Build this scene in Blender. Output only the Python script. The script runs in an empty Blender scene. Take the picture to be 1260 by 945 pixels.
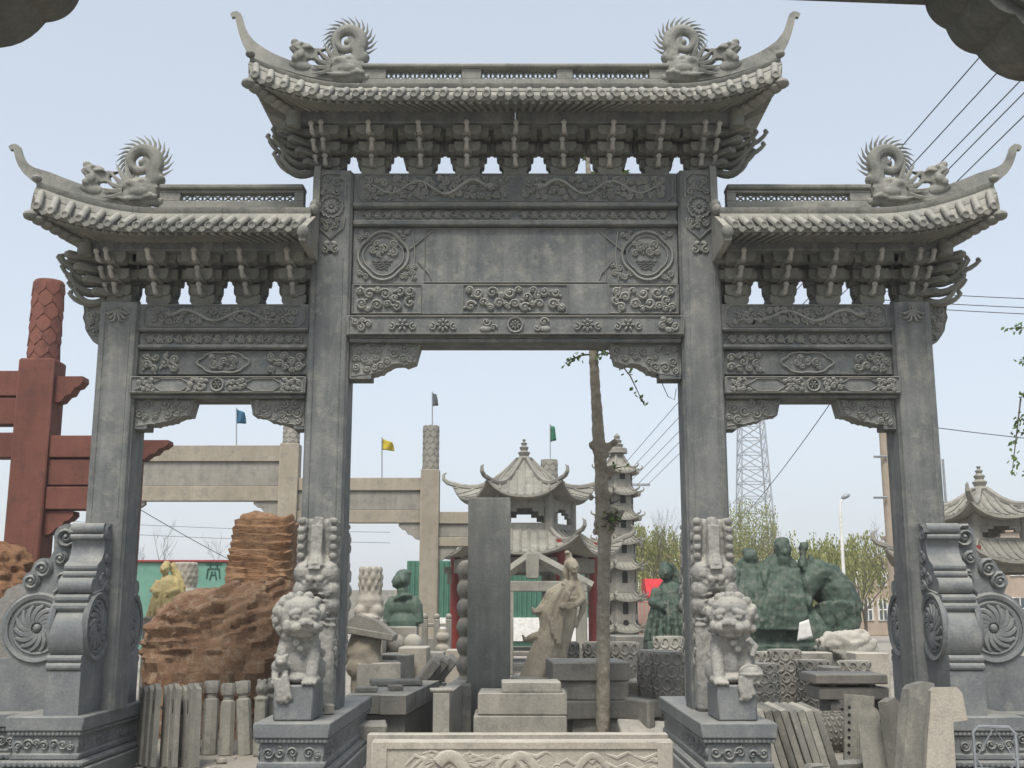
import bpy, bmesh, math, random
from mathutils import Vector, Matrix, noise, Euler
R = math.radians; PI = math.pi
S = bpy.context.scene; COL = S.collection
# ------------------------------------------------------------------ camera, sky, sun, exposure
F, PITCH, CX, CY, EYE = 1400.0, math.atan(272 / 1400.0), 634.0, 472.5, 1.6
cam = bpy.data.cameras.new('camera'); cam_ob = bpy.data.objects.new('camera', cam); COL.objects.link(cam_ob)
cam.sensor_width = 36; cam.lens = F / 1260 * 36; cam.clip_start = 0.05; cam.clip_end = 3000
cam.shift_x = -(CX - 630.0) / 1260.0
cam_ob.location = (0, 0, EYE); cam_ob.rotation_euler = (PI / 2 + PITCH, 0, 0)
S.camera = cam_ob
SUN_EL, SUN_AZ = R(57), R(193)            # azimuth clockwise from +Y (view direction): high, behind the camera, a little to its left
W = bpy.data.worlds.new('World'); S.world = W; W.use_nodes = True
nt = W.node_tree; nt.nodes.clear()
sky = nt.nodes.new('ShaderNodeTexSky'); sky.sky_type = 'NISHITA'; sky.sun_disc = False
sky.sun_elevation = SUN_EL; sky.sun_rotation = SUN_AZ
sky.altitude = 0; sky.air_density = 1.0; sky.dust_density = 3.2; sky.ozone_density = 1.0
hsv = nt.nodes.new('ShaderNodeHueSaturation'); hsv.inputs['Saturation'].default_value = 0.6
bg = nt.nodes.new('ShaderNodeBackground'); bg.inputs[1].default_value = 0.13
wo = nt.nodes.new('ShaderNodeOutputWorld')
nt.links.new(sky.outputs[0], hsv.inputs['Color']); thin = nt.nodes.new('ShaderNodeMix'); thin.data_type = 'RGBA'; thin.inputs[0].default_value = .45; thin.inputs[7].default_value = (4.9, 5.55, 6.3, 1)   # thin high overcast
nt.links.new(hsv.outputs[0], thin.inputs[6]); nt.links.new(thin.outputs[2], bg.inputs[0]); nt.links.new(bg.outputs[0], wo.inputs[0])
sl = bpy.data.lights.new('sun', 'SUN'); sl.energy = 2.9; sl.angle = R(20); sl.color = (1, .95, .87)
so = bpy.data.objects.new('sun', sl); COL.objects.link(so)
sd = Vector((math.sin(SUN_AZ) * math.cos(SUN_EL), math.cos(SUN_AZ) * math.cos(SUN_EL), math.sin(SUN_EL)))
so.rotation_euler = sd.to_track_quat('Z', 'Y').to_euler(); so.location = (0, -5, 30)
S.view_settings.view_transform = 'Standard'; S.view_settings.look = 'None'
S.view_settings.exposure = 0.45; S.view_settings.gamma = 1; S.view_settings.use_curve_mapping = False
S.cycles.use_denoising = True; S.cycles.max_bounces = 6; S.cycles.use_adaptive_sampling = True
# ------------------------------------------------------------------ measuring: where a sight line meets a vertical plane at distance Y
def at(px, py, Y):
    u = (px - CX) / F; v = (CY - py) / F
    y = math.cos(PITCH) - v * math.sin(PITCH); z = math.sin(PITCH) + v * math.cos(PITCH)
    s = Y / y
    return Vector((u * s, Y, EYE + z * s))
def zz(py, Y): return at(CX, py, Y).z
def xx(px, py, Y): return at(px, py, Y).x
# ------------------------------------------------------------------ mesh builder
class MB:
    def __init__(s): s.v = []; s.f = []
    def add(s, vs, fs, M=None):
        o = len(s.v)
        if M is not None: vs = [M @ Vector(p) for p in vs]
        s.v += [tuple(p) for p in vs]; s.f += [tuple(i + o for i in f) for f in fs]; return s
    def box(s, x0, x1, y0, y1, z0, z1, c=.006, M=None):
        if c <= 0: return s.prism([(x0, y0), (x1, y0), (x1, y1), (x0, y1)], "z", z0, z1, M)
        if x0 > x1: x0, x1 = x1, x0
        if y0 > y1: y0, y1 = y1, y0
        if z0 > z1: z0, z1 = z1, z0
        c = min(c, .45 * min(x1 - x0, y1 - y0, z1 - z0))
        vs = []; ix = {}
        for i, X in enumerate((x0, x1)):
            for j, Y in enumerate((y0, y1)):
                for k, Z in enumerate((z0, z1)):
                    sx, sy, sz = (1, -1)[i] * c, (1, -1)[j] * c, (1, -1)[k] * c
                    for a, p in enumerate(((X, Y + sy, Z + sz), (X + sx, Y, Z + sz), (X + sx, Y + sy, Z))):
                        ix[i, j, k, a] = len(vs); vs.append(p)
        fs = []
        for a in range(3):
            for t in (0, 1):
                q = []
                for (m, n) in ((0, 0), (1, 0), (1, 1), (0, 1)):
                    key = [0, 0, 0]; key[a] = t; key[(a + 1) % 3] = m; key[(a + 2) % 3] = n
                    q.append(ix[tuple(key) + (a,)])
                fs.append(q if t else q[::-1])
        for i in (0, 1):
            for j in (0, 1):
                for k in (0, 1):
                    t = [ix[i, j, k, a] for a in range(3)]
                    fs.append(t if (i + j + k) % 2 else t[::-1])
        for a in range(3):
            b, d = (a + 1) % 3, (a + 2) % 3
            for m in (0, 1):
                for n in (0, 1):
                    k0 = [0, 0, 0]; k1 = [0, 0, 0]; k0[b] = k1[b] = m; k0[d] = k1[d] = n; k1[a] = 1
                    q = [ix[tuple(k0) + (b,)], ix[tuple(k1) + (b,)], ix[tuple(k1) + (d,)], ix[tuple(k0) + (d,)]]
                    fs.append(q if m != n else q[::-1])
        return s.add(vs, fs, M)
    def tube(s, pts, r, n=6, M=None, flat=None, close=False):
        P = [Vector(p) for p in pts]; N = len(P)
        if N < 2: return s
        rr = r if isinstance(r, (list, tuple)) else [r] * N
        T = []
        for i in range(N):
            if close: t = P[(i + 1) % N] - P[i - 1]
            else: t = P[min(i + 1, N - 1)] - P[max(i - 1, 0)]
            T.append(t.normalized() if t.length > 1e-9 else Vector((0, 0, 1)))
        up = Vector(flat) if flat else (Vector((0, 0, 1)) if abs(T[0].z) < .9 else Vector((1, 0, 0)))
        nrm = (up - T[0] * up.dot(T[0])).normalized()
        vs = []; fs = []
        for i in range(N):
            nrm = nrm - T[i] * nrm.dot(T[i])
            nrm = nrm.normalized() if nrm.length > 1e-6 else T[i].orthogonal().normalized()
            b = T[i].cross(nrm)
            for k in range(n):
                a = 2 * PI * k / n
                vs.append(P[i] + (nrm * math.cos(a) + b * math.sin(a)) * rr[i])
        for i in range(N if close else N - 1):
            for k in range(n):
                i2 = (i + 1) % N
                fs.append((i * n + k, i * n + (k + 1) % n, i2 * n + (k + 1) % n, i2 * n + k))
        if not close:
            fs.append(tuple(range(n))[::-1]); fs.append(tuple((N - 1) * n + k for k in range(n)))
        return s.add(vs, fs, M)
    def lathe(s, prof, n=24, M=None, a0=0., a1=2 * PI):
        full = abs(a1 - a0 - 2 * PI) < 1e-6; m = n if full else n + 1
        vs = [(r * math.cos(a0 + (a1 - a0) * k / n), r * math.sin(a0 + (a1 - a0) * k / n), z) for r, z in prof for k in range(m)]
        fs = []
        for i in range(len(prof) - 1):
            for k in range(n):
                k2 = (k + 1) % m
                fs.append((i * m + k, i * m + k2, (i + 1) * m + k2, (i + 1) * m + k))
        if full:
            if prof[0][0] > 1e-6: fs.append(tuple(range(m))[::-1])
            if prof[-1][0] > 1e-6: fs.append(tuple((len(prof) - 1) * m + k for k in range(m)))
        return s.add(vs, fs, M)
    def prism(s, out, axis, a, b, M=None, c=0.0):
        # outline of 2D points extruded along an axis from a to b: 'x' takes (y,z), 'y' takes (x,z), 'z' takes (x,y)
        n = len(out); ar = sum(out[i][0] * out[(i + 1) % n][1] - out[(i + 1) % n][0] * out[i][1] for i in range(n))
        if ar < 0: out = out[::-1]
        if a > b: a, b = b, a
        def P(q, h): return {'x': (h, q[0], q[1]), 'y': (q[0], h, q[1]), 'z': (q[0], q[1], h)}[axis]
        vs = [P(q, a) for q in out] + [P(q, b) for q in out]
        fs = [tuple(range(n))[::-1], tuple(range(n, 2 * n))] + [(i, (i + 1) % n, n + (i + 1) % n, n + i) for i in range(n)]
        if axis == 'y': fs = [f[::-1] for f in fs]
        return s.add(vs, fs, M)
    def ell(s, c, r, rot=None, nu=10, nv=7, M=None):
        if not isinstance(r, (list, tuple)): r = (r, r, r)
        Q = Matrix.Translation(Vector(c)) @ (Euler(rot).to_matrix().to_4x4() if rot else Matrix.Identity(4))
        vs = [Q @ Vector((0, 0, -r[2]))]
        for j in range(1, nv):
            t = -PI / 2 + PI * j / nv
            for i in range(nu):
                a = 2 * PI * i / nu
                vs.append(Q @ Vector((r[0] * math.cos(t) * math.cos(a), r[1] * math.cos(t) * math.sin(a), r[2] * math.sin(t))))
        vs.append(Q @ Vector((0, 0, r[2]))); L = len(vs) - 1
        fs = [(0, 1 + (i + 1) % nu, 1 + i) for i in range(nu)]
        for j in range(nv - 2):
            for i in range(nu):
                a = 1 + j * nu; i2 = (i + 1) % nu
                fs.append((a + i, a + i2, a + nu + i2, a + nu + i))
        a = 1 + (nv - 2) * nu
        fs += [(a + i, a + (i + 1) % nu, L) for i in range(nu)]
        return s.add(vs, fs, M)
    def grid(s, fn, nu, nv, M=None):
        vs = [fn(i / nu, j / nv) for j in range(nv + 1) for i in range(nu + 1)]; m = nu + 1
        return s.add(vs, [(j * m + i, j * m + i + 1, (j + 1) * m + i + 1, (j + 1) * m + i) for j in range(nv) for i in range(nu)], M)
    def mesh(s, name, mat=None, ang=38):
        me = bpy.data.meshes.new(name); me.from_pydata(s.v, [], s.f); me.validate()
        me.polygons.foreach_set('use_smooth', [True] * len(me.polygons)); me.set_sharp_from_angle(angle=R(ang))
        if mat: me.materials.append(mat)
        me.update(); return me
    def build(s, name, mat, parent=None, ang=38):
        o = link(name, s.mesh(name, mat, ang), parent)
        if name in STUFF: o['kind'] = 'stuff'
        return o
    def fixn(s, name, mat, parent=None, ang=38):
        me = s.mesh(name, mat, ang); bm = bmesh.new(); bm.from_mesh(me); bmesh.ops.recalc_face_normals(bm, faces=bm.faces); bm.to_mesh(me); bm.free()
        me.set_sharp_from_angle(angle=R(ang)); return link(name, me, parent)
WORLD = {}
STUFF = {'bead_moulding', 'carving', 'tile_rows', 'rafters', 'corrugation', 'leaves', 'twigs', 'spines', 'cloud_tongues', 'cloud_scrolls', 'side_scrolls', 'crown', 'bracing', 'lattice_panel', 'edge_bead', 'painted_marks', 'pupils'}
def link(name, me, parent=None):
    o = bpy.data.objects.new(name, me); COL.objects.link(o)
    if parent:
        o.parent = parent
        if parent.name in WORLD: o.matrix_parent_inverse = WORLD[parent.name]
    return o
def tag(o, label=None, cat=None, group=None, kind=None):
    if cat and not kind: kind = 'thing'
    for k, v in (('label', label), ('category', cat), ('group', group), ('kind', kind)):
        if v: o[k] = v
    return o
def thing(name, label, cat, loc=(0, 0, 0), rz=0., group=None, world=False, rot=None):
    o = bpy.data.objects.new(name, None); COL.objects.link(o); o.empty_display_size = .2
    o.location = loc; o.rotation_euler = rot or (0, 0, rz); tag(o, label, cat, group)
    if world:
        WORLD[o.name] = (Matrix.Translation(Vector(loc)) @ Euler(o.rotation_euler).to_matrix().to_4x4()).inverted()
    return o
KIDS = {}
def copy_tree(o, parent=None):
    c = o.copy(); COL.objects.link(c)
    if parent: c.parent = parent
    for ch in list(o.children): copy_tree(ch, c)
    return c
def sculpt(name, mb, mat, parent=None, voxel=.015, smooth=3, rough=0., rs=8.):
    me = mb.mesh('sculpt_tmp'); o = bpy.data.objects.new('sculpt_tmp', me); COL.objects.link(o)
    m = o.modifiers.new('r', 'REMESH'); m.mode = 'VOXEL'; m.voxel_size = voxel; m.use_smooth_shade = True
    if smooth:
        q = o.modifiers.new('s', 'SMOOTH'); q.factor = .5; q.iterations = smooth
    dg = bpy.context.evaluated_depsgraph_get(); dg.update()
    nm = bpy.data.meshes.new_from_object(o.evaluated_get(dg)); bpy.data.objects.remove(o); bpy.data.meshes.remove(me)
    if rough:
        for v, n in zip(nm.vertices, [x.vector.copy() for x in nm.vertex_normals]):
            v.co += n * rough * (noise.noise(v.co * rs) + .5 * noise.noise(v.co * rs * 2.3))
    nm.name = name; nm.materials.clear(); nm.materials.append(mat)
    nm.polygons.foreach_set('use_smooth', [True] * len(nm.polygons)); nm.update()
    return link(name, nm, parent)
def T(x=0, y=0, z=0, rx=0, ry=0, rz=0, s=1):
    S3 = Matrix.Diagonal((s, s, s, 1)) if not isinstance(s, tuple) else Matrix.Diagonal(s + (1,))
    return Matrix.Translation((x, y, z)) @ Euler((rx, ry, rz)).to_matrix().to_4x4() @ S3
# ------------------------------------------------------------------ materials
MATS = {}
def nodes(name):
    m = bpy.data.materials.new(name); m.use_nodes = True; n = m.node_tree; n.nodes.clear()
    o = n.nodes.new('ShaderNodeOutputMaterial'); b = n.nodes.new('ShaderNodeBsdfPrincipled'); n.links.new(b.outputs[0], o.inputs[0])
    b.inputs['Specular IOR Level'].default_value = .3
    return m, n, b
def mixc(n, fac, a, b, mode='MIX'):
    x = n.nodes.new('ShaderNodeMix'); x.data_type = 'RGBA'; x.blend_type = mode
    for i, v in ((0, fac), (6, a), (7, b)):
        if hasattr(v, 'links'): n.links.new(v, x.inputs[i])
        else: x.inputs[i].default_value = v if i == 0 else (*v, 1)
    return x.outputs[2]
def tex(n, vec, scale, detail=5, rough=.6, lo=.35, hi=.65):
    t = n.nodes.new('ShaderNodeTexNoise'); t.inputs['Scale'].default_value = scale; t.inputs['Detail'].default_value = detail; t.inputs['Roughness'].default_value = rough
    n.links.new(vec, t.inputs['Vector'])
    r = n.nodes.new('ShaderNodeMapRange'); r.inputs[1].default_value = lo; r.inputs[2].default_value = hi
    n.links.new(t.outputs[0], r.inputs[0]); return r.outputs[0]
def stone(name, c1, c2, c3=None, scale=1.6, bump=.4, rough=.82, streak=.35, fine=55, vary=.16, dust=None, dusta=.5, spec=.3, layers=0, bdist=.012):
    m, n, b = nodes(name); L = n.links
    g = n.nodes.new('ShaderNodeNewGeometry'); pos = g.outputs['Position']
    big = tex(n, pos, scale); col = mixc(n, big, c1, c2)
    if c3:
        col = mixc(n, tex(n, pos, scale * 3.1, 6, .7, .5, .72), col, c3)
    if streak:
        mp = n.nodes.new('ShaderNodeMapping'); mp.inputs['Scale'].default_value = (7, 7, .55); L.new(pos, mp.inputs[0])
        st = tex(n, mp.outputs[0], 1.4, 4, .6, .3, .75)
        col = mixc(n, st, col, mixc(n, streak, (1, 1, 1), (.45, .47, .48)), 'MULTIPLY')
    fn = tex(n, pos, fine, 4, .7, .25, .75)
    col = mixc(n, fn, col, mixc(n, .62, (1, 1, 1), (.42, .42, .42)), 'MULTIPLY')
    oi = n.nodes.new('ShaderNodeObjectInfo'); rr = n.nodes.new('ShaderNodeMapRange'); rr.inputs[3].default_value = .88 * (1 - vary); rr.inputs[4].default_value = .88 * (1 + vary)
    L.new(oi.outputs['Random'], rr.inputs[0])
    vm = n.nodes.new('ShaderNodeVectorMath'); vm.operation = 'SCALE'; L.new(col, vm.inputs[0]); L.new(rr.outputs[0], vm.inputs['Scale']); col = vm.outputs[0]
    if dust:
        sp = n.nodes.new('ShaderNodeSeparateXYZ'); L.new(g.outputs['Normal'], sp.inputs[0])
        mr = n.nodes.new('ShaderNodeMapRange'); mr.inputs[1].default_value = .35; mr.inputs[2].default_value = .95; mr.inputs[4].default_value = dusta; L.new(sp.outputs[2], mr.inputs[0])
        mu = n.nodes.new('ShaderNodeMath'); mu.operation = 'MULTIPLY'; L.new(mr.outputs[0], mu.inputs[0]); L.new(tex(n, pos, 4.5, 5, .65, .2, .6), mu.inputs[1])
        col = mixc(n, mu.outputs[0], col, dust)
    L.new(col, b.inputs['Base Color']); b.inputs['Roughness'].default_value = rough; b.inputs['Specular IOR Level'].default_value = spec
    bp = n.nodes.new('ShaderNodeBump'); bp.inputs['Strength'].default_value = bump; bp.inputs['Distance'].default_value = bdist
    h = tex(n, pos, fine * .6, 6, .75, .1, .9)
    if layers:
        mp2 = n.nodes.new('ShaderNodeMapping'); mp2.inputs['Scale'].default_value = (2, 2, layers); L.new(pos, mp2.inputs[0])
        ad = n.nodes.new('ShaderNodeMath'); ad.operation = 'ADD'; L.new(h, ad.inputs[0]); L.new(tex(n, mp2.outputs[0], 2, 6, .7, .1, .9), ad.inputs[1]); h = ad.outputs[0]
    L.new(h, bp.inputs['Height']); L.new(bp.outputs[0], b.inputs['Normal'])
    MATS[name] = m; return m
def plain(name, c, rough=.6, metal=0., c2=None, scale=8, spec=.3):
    m, n, b = nodes(name); g = n.nodes.new('ShaderNodeNewGeometry')
    col = mixc(n, tex(n, g.outputs['Position'], scale), c, c2 or tuple(x * .75 for x in c)); n.links.new(col, b.inputs['Base Color'])
    b.inputs['Roughness'].default_value = rough; b.inputs['Metallic'].default_value = metal; b.inputs['Specular IOR Level'].default_value = spec
    MATS[name] = m; return m
def leafmat(name, c, c2):
    m, n, b = nodes(name); oi = n.nodes.new('ShaderNodeNewGeometry')
    col = mixc(n, oi.outputs['Random Per Island'], c, c2); n.links.new(col, b.inputs['Base Color']); b.inputs['Roughness'].default_value = .6
    tr = n.nodes.new('ShaderNodeBsdfTranslucent'); n.links.new(col, tr.inputs[0])
    ms = n.nodes.new('ShaderNodeMixShader'); ms.inputs[0].default_value = .35
    out = [x for x in n.nodes if x.type == 'OUTPUT_MATERIAL'][0]
    n.links.new(b.outputs[0], ms.inputs[1]); n.links.new(tr.outputs[0], ms.inputs[2]); n.links.new(ms.outputs[0], out.inputs[0])
    MATS[name] = m; return m
DUST = (.42, .40, .35)
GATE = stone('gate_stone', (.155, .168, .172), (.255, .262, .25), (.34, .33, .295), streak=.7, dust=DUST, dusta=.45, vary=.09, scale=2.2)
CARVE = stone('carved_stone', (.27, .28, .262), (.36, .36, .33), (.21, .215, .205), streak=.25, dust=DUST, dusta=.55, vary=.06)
ROOF = stone('roof_stone', (.23, .235, .215), (.35, .345, .305), (.15, .155, .14), streak=.25, dust=(.45, .43, .37), dusta=.5, vary=.14)
BRACK = stone('bracket_stone', (.16, .165, .145), (.25, .25, .215), (.30, .29, .25), streak=.2, dust=DUST, dusta=.5, vary=.12)
DRUM = stone('drum_stone_grey', (.15, .165, .172), (.225, .238, .24), (.30, .305, .29), streak=.3, dust=DUST, dusta=.4, rough=.6, spec=.45, vary=.04)
LION = stone('lion_stone', (.29, .29, .27), (.40, .39, .35), (.18, .185, .18), scale=3, streak=.25, dust=(.5, .47, .4), dusta=.4)
REDST = stone('red_stone', (.17, .062, .045), (.235, .092, .066), (.13, .055, .045), streak=.3, vary=.06)
BEIGE = stone('beige_stone', (.37, .325, .25), (.45, .40, .32), (.28, .26, .22), streak=.3, vary=.06)
BEIGEG = stone('beige_grey_stone', (.32, .305, .26), (.41, .385, .335), (.24, .235, .21), streak=.4, vary=.06)
YARD = stone('yard_stone', (.33, .32, .28), (.46, .435, .375), (.22, .215, .19), streak=.2, dust=(.46, .43, .37), dusta=.7, vary=.2)
SLATE = stone('slate_stone', (.22, .22, .195), (.33, .32, .28), (.41, .385, .325), streak=.35, vary=.2)
STELE = stone('stele_stone', (.29, .30, .28), (.38, .385, .355), (.43, .425, .385), streak=.6, vary=.02)
FGST = stone('shaded_archway_stone', (.10, .105, .095), (.15, .15, .135), (.19, .185, .165), streak=.3)  # overhead shade put into the colour: a darker copy of the archway stone
PALE = stone('pale_stone', (.42, .385, .32), (.50, .465, .39), (.32, .30, .26), streak=.25, dust=(.6, .57, .5), dusta=.4, vary=.08)
CREAM = stone('cream_statue_stone', (.55, .48, .36), (.64, .57, .44), (.38, .32, .24), streak=.2, vary=.04)
YELL = stone('yellow_statue_stone', (.58, .47, .20), (.66, .56, .30), (.40, .32, .16), streak=.2)
GREEN = stone('green_statue_stone', (.045, .078, .057), (.10, .145, .11), (.21, .22, .18), streak=.35, scale=3, rough=.6)
JADE = stone('jade_statue_stone', (.075, .12, .09), (.13, .18, .14), (.05, .08, .06), streak=.3, rough=.55)
ROCKR = stone('red_rock', (.21, .11, .06), (.36, .225, .135), (.46, .35, .24), scale=2.8, streak=0, bump=.8, fine=34, layers=5, bdist=.03)
ROCKO = stone('orange_rock', (.40, .215, .11), (.48, .31, .18), (.19, .10, .06), scale=3, streak=0, bump=.9, fine=20, layers=16, bdist=.03)
ROCKG = stone('grey_rock', (.15, .145, .135), (.24, .23, .21), (.20, .15, .11), scale=2, streak=.2, bump=.8, fine=18, bdist=.03)
PAV = stone('pavilion_stone', (.29, .28, .24), (.40, .385, .33), (.21, .205, .185), streak=.3, vary=.06)
REDP = plain('red_paint', (.23, .035, .03), .45)
BARK = stone('bark', (.34, .30, .23), (.50, .45, .36), (.60, .56, .46), scale=5, streak=.3, bump=.7, fine=30, bdist=.02)
DARKH = plain('dark_recess', (.015, .015, .015), .9)
WIRE = plain('cable_black', (.03, .03, .035), .6)
STEEL = plain('galvanised_steel', (.30, .32, .34), .5, .3)
CONC = stone('pole_concrete', (.42, .34, .26), (.5, .42, .33), streak=.3)
BRICK = stone('ochre_wall', (.55, .38, .20), (.62, .45, .26), streak=.3)
PINK = stone('pink_wall', (.46, .36, .28), (.54, .43, .33), streak=.3)
GLASS = plain('window_glass', (.06, .075, .085), .12, spec=.6)
WHITEP = plain('white_paint', (.72, .71, .68), .6)
GREENW = plain('green_board', (.09, .21, .16), .6, c2=(.13, .28, .215), scale=1.5)
GREENS = plain('green_shed_paint', (.035, .11, .075), .6, c2=(.05, .15, .10), scale=1.5)
LEAF = leafmat('leaf_green', (.06, .12, .025), (.13, .20, .045))
WILLOW = leafmat('willow_leaf', (.14, .17, .045), (.34, .34, .12))
TWIG = plain('twig', (.10, .085, .07), .9)
# ------------------------------------------------------------------ carving in the x-z plane, out of the face towards -y
def spiral(mb, cx, cz, r, turns=1.6, sg=1, a0=0., rad=.012, n=5, tail=None, y=0.):
    rad *= 1.35; N = int(9 * turns) + 3; pts = []; rs = []
    if tail:
        for t in (0., .5): pts.append((tail[0] + (cx + r * math.cos(a0) - tail[0]) * t, y, tail[1] + (cz + r * math.sin(a0) - tail[1]) * t)); rs.append(rad * (.55 + .4 * t))
    for i in range(N):
        t = i / (N - 1); a = a0 + sg * t * turns * 2 * PI; q = r * (1 - .82 * t)
        pts.append((cx + q * math.cos(a), y, cz + q * math.sin(a))); rs.append(rad * (1 - .25 * t))
    mb.tube(pts, rs, n, flat=(0, -1, 0)); mb.ell((cx, y, cz), rad * 1.15, nu=6, nv=4)
def vine(mb, x0, x1, z0, z1, n, rad=.011):
    h = z1 - z0; zm = (z0 + z1) / 2; p = (x1 - x0) / n
    mb.tube([(x0 + (x1 - x0) * i / (n * 8), 0, zm + .30 * h * math.sin(PI * i / 8)) for i in range(n * 8 + 1)], rad * .85, 5, flat=(0, -1, 0))
    for i in range(n):
        s = 1 if i % 2 == 0 else -1; cx = x0 + p * (i + .5)
        spiral(mb, cx, zm - s * .10 * h, .30 * h, 1.4, -s, s * PI * .9, rad)
        mb.ell((cx + p * .36, 0, zm + s * .30 * h), (p * .12, rad, h * .11), nu=6, nv=4)
def clouds(mb, x0, x1, z0, z1, rng, rmin=.035, rmax=.07, rad=.011, tries=500, leaves=True):
    tries = int(tries * 2.2); rmin *= .8
    got = []
    for k in range(tries):
        f = 1 - k / tries; r = rmin + (rmax - rmin) * f * rng.uniform(.6, 1)
        if x1 - x0 < 2 * r or z1 - z0 < 2 * r: r = min(x1 - x0, z1 - z0) * .48
        x = rng.uniform(x0 + r, x1 - r); z = rng.uniform(z0 + r, z1 - r)
        if all((x - a) ** 2 + (z - b) ** 2 > (r + c) ** 2 * .86 for a, b, c in got): got.append((x, z, r))
    for i, (x, z, r) in enumerate(got):
        near = min((g for j, g in enumerate(got) if j != i), key=lambda g: (g[0] - x) ** 2 + (g[1] - z) ** 2, default=None)
        a = math.atan2(near[1] - z, near[0] - x) if near else 0
        spiral(mb, x, z, r * .92, rng.uniform(1.1, 1.7), rng.choice((-1, 1)), a, rad * rng.uniform(.85, 1.2), tail=(near[0], near[1]) if near and rng.random() < .3 else None)
        if leaves and rng.random() < .8:
            b = rng.uniform(0, 2 * PI); mb.ell((x + r * 1.02 * math.cos(b), 0, z + r * 1.02 * math.sin(b)), (rad * 2.2, rad * .9, rad * 1.2), (0, rng.uniform(0, 3), 0), 6, 4)
def dragon_relief(mb, x0, x1, z0, z1, rng, rad=.02, waves=2.5, flip=False):
    # a long scaled body winding along the band, head at one end, claws, clouds between
    h = z1 - z0; zm = (z0 + z1) / 2; N = 44; pts = []; rs = []
    for i in range(N):
        t = i / (N - 1); pts.append((x0 + (x1 - x0) * (.16 + .82 * t), 0, zm + .3 * h * math.sin(t * waves * 2 * PI) * (1 - .3 * t))); rs.append(rad * (1.1 - .75 * t))
    if flip: pts = [(x0 + x1 - a, b, c) for a, b, c in pts]
    mb.tube(pts, rs, 6)
    for i in range(2, N - 4):
        a = Vector(pts[i]); d = (Vector(pts[i + 1]) - a).normalized(); nn = Vector((-d.z, 0, d.x))
        mb.tube([a + nn * rs[i] * .8, a + nn * rs[i] * 1.7 - d * rs[i] * .6], [rs[i] * .35, .001], 4)
    hx = pts[0][0]; s = -1 if not flip else 1; hz = pts[0][2]
    mb.ell((hx + s * rad * 1.2, 0, hz + rad * .5), (rad * 2, rad * 1.2, rad * 1.5)); mb.ell((hx + s * rad * 3, 0, hz + rad * .8), (rad * 1.3, rad, rad * .7)); mb.ell((hx + s * rad * 2.6, 0, hz - rad * .8), (rad * 1.2, rad, rad * .45))
    for k in range(4): mb.tube([(hx, 0, hz + rad * (k - 1)), (hx - s * rad * 2.4, 0, hz + rad * (1.9 * (k - 1) + .8))], [rad * .5, .002], 4)
    for t in (.25, .5, .75):
        i = int(N * t); a = Vector(pts[i]); q = a + Vector((.02 * s, 0, -.26 * h if a.z > zm else .26 * h)); mb.tube([a, q], [rad * .7, rad * .4], 5)
        for k in range(3): mb.tube([q, q + Vector(((k - 1) * rad * 1.3, 0, (q.z - a.z) * .35))], [rad * .35, .002], 4)
    clouds(mb, x0, x1, z0, z1, rng, .028, .05, rad * .42, 420, True)
def flower(mb, cx, cz, r, petals=8, rad=.01):
    mb.ell((cx, 0, cz), (r * .26, rad * 1.6, r * .26), nu=8, nv=4)
    for k in range(petals):
        a = 2 * PI * k / petals; x, z = cx + r * .62 * math.cos(a), cz + r * .62 * math.sin(a)
        mb.ell((x, 0, z), (r * .36, rad * 1.3, r * .2), (0, -a, 0), 7, 4)
def ring(mb, cx, cz, rx, rz=None, rad=.012, n=28, lobes=0, amp=.0):
    rz = rz or rx
    mb.tube([(cx + rx * (1 + amp * abs(math.cos(lobes * a / 2))) * math.cos(a), 0, cz + rz * (1 + amp * abs(math.cos(lobes * a / 2))) * math.sin(a)) for a in [2 * PI * k / n for k in range(n)]], rad, 5, close=True)
def swirl_disc(mb, r, rad, M, petals=14):
    # ring, twisted petals and centre boss of a drum stone face
    c = MB(); ring(c, 0, 0, r * .90, rad=rad * 1.5, n=36); ring(c, 0, 0, r * .70, rad=rad * .8, n=32)
    for k in range(petals):
        a0 = 2 * PI * k / petals; pts = []; rs = []
        for i in range(6):
            t = i / 5; a = a0 + .9 * t; q = r * (.16 + .48 * t); pts.append((q * math.cos(a), -.008, q * math.sin(a))); rs.append(rad * (.6 + 1.0 * math.sin(PI * min(.95, .15 + .8 * t))))
        c.tube(pts, rs, 6)
    c.ell((0, 0, 0), (r * .13, rad * 2, r * .13)); mb.add(c.v, c.f, M)
def face(mb, c, y): mb.add(c.v, c.f, Matrix.Translation((0, y - .007, 0)) @ Matrix.Diagonal((1, 2.0, 1, 1)))
# ------------------------------------------------------------------ ground
g = MB(); g.grid(lambda u, v: ((u - .5) * 900, -100 + v * 800, 0), 8, 8)
GROUND = stone('dusty_ground', (.34, .31, .26), (.44, .41, .35), (.26, .245, .22), scale=.5, streak=0, bump=.5, fine=14, vary=0)
tag(g.build('ground', GROUND), kind='structure')
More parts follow.
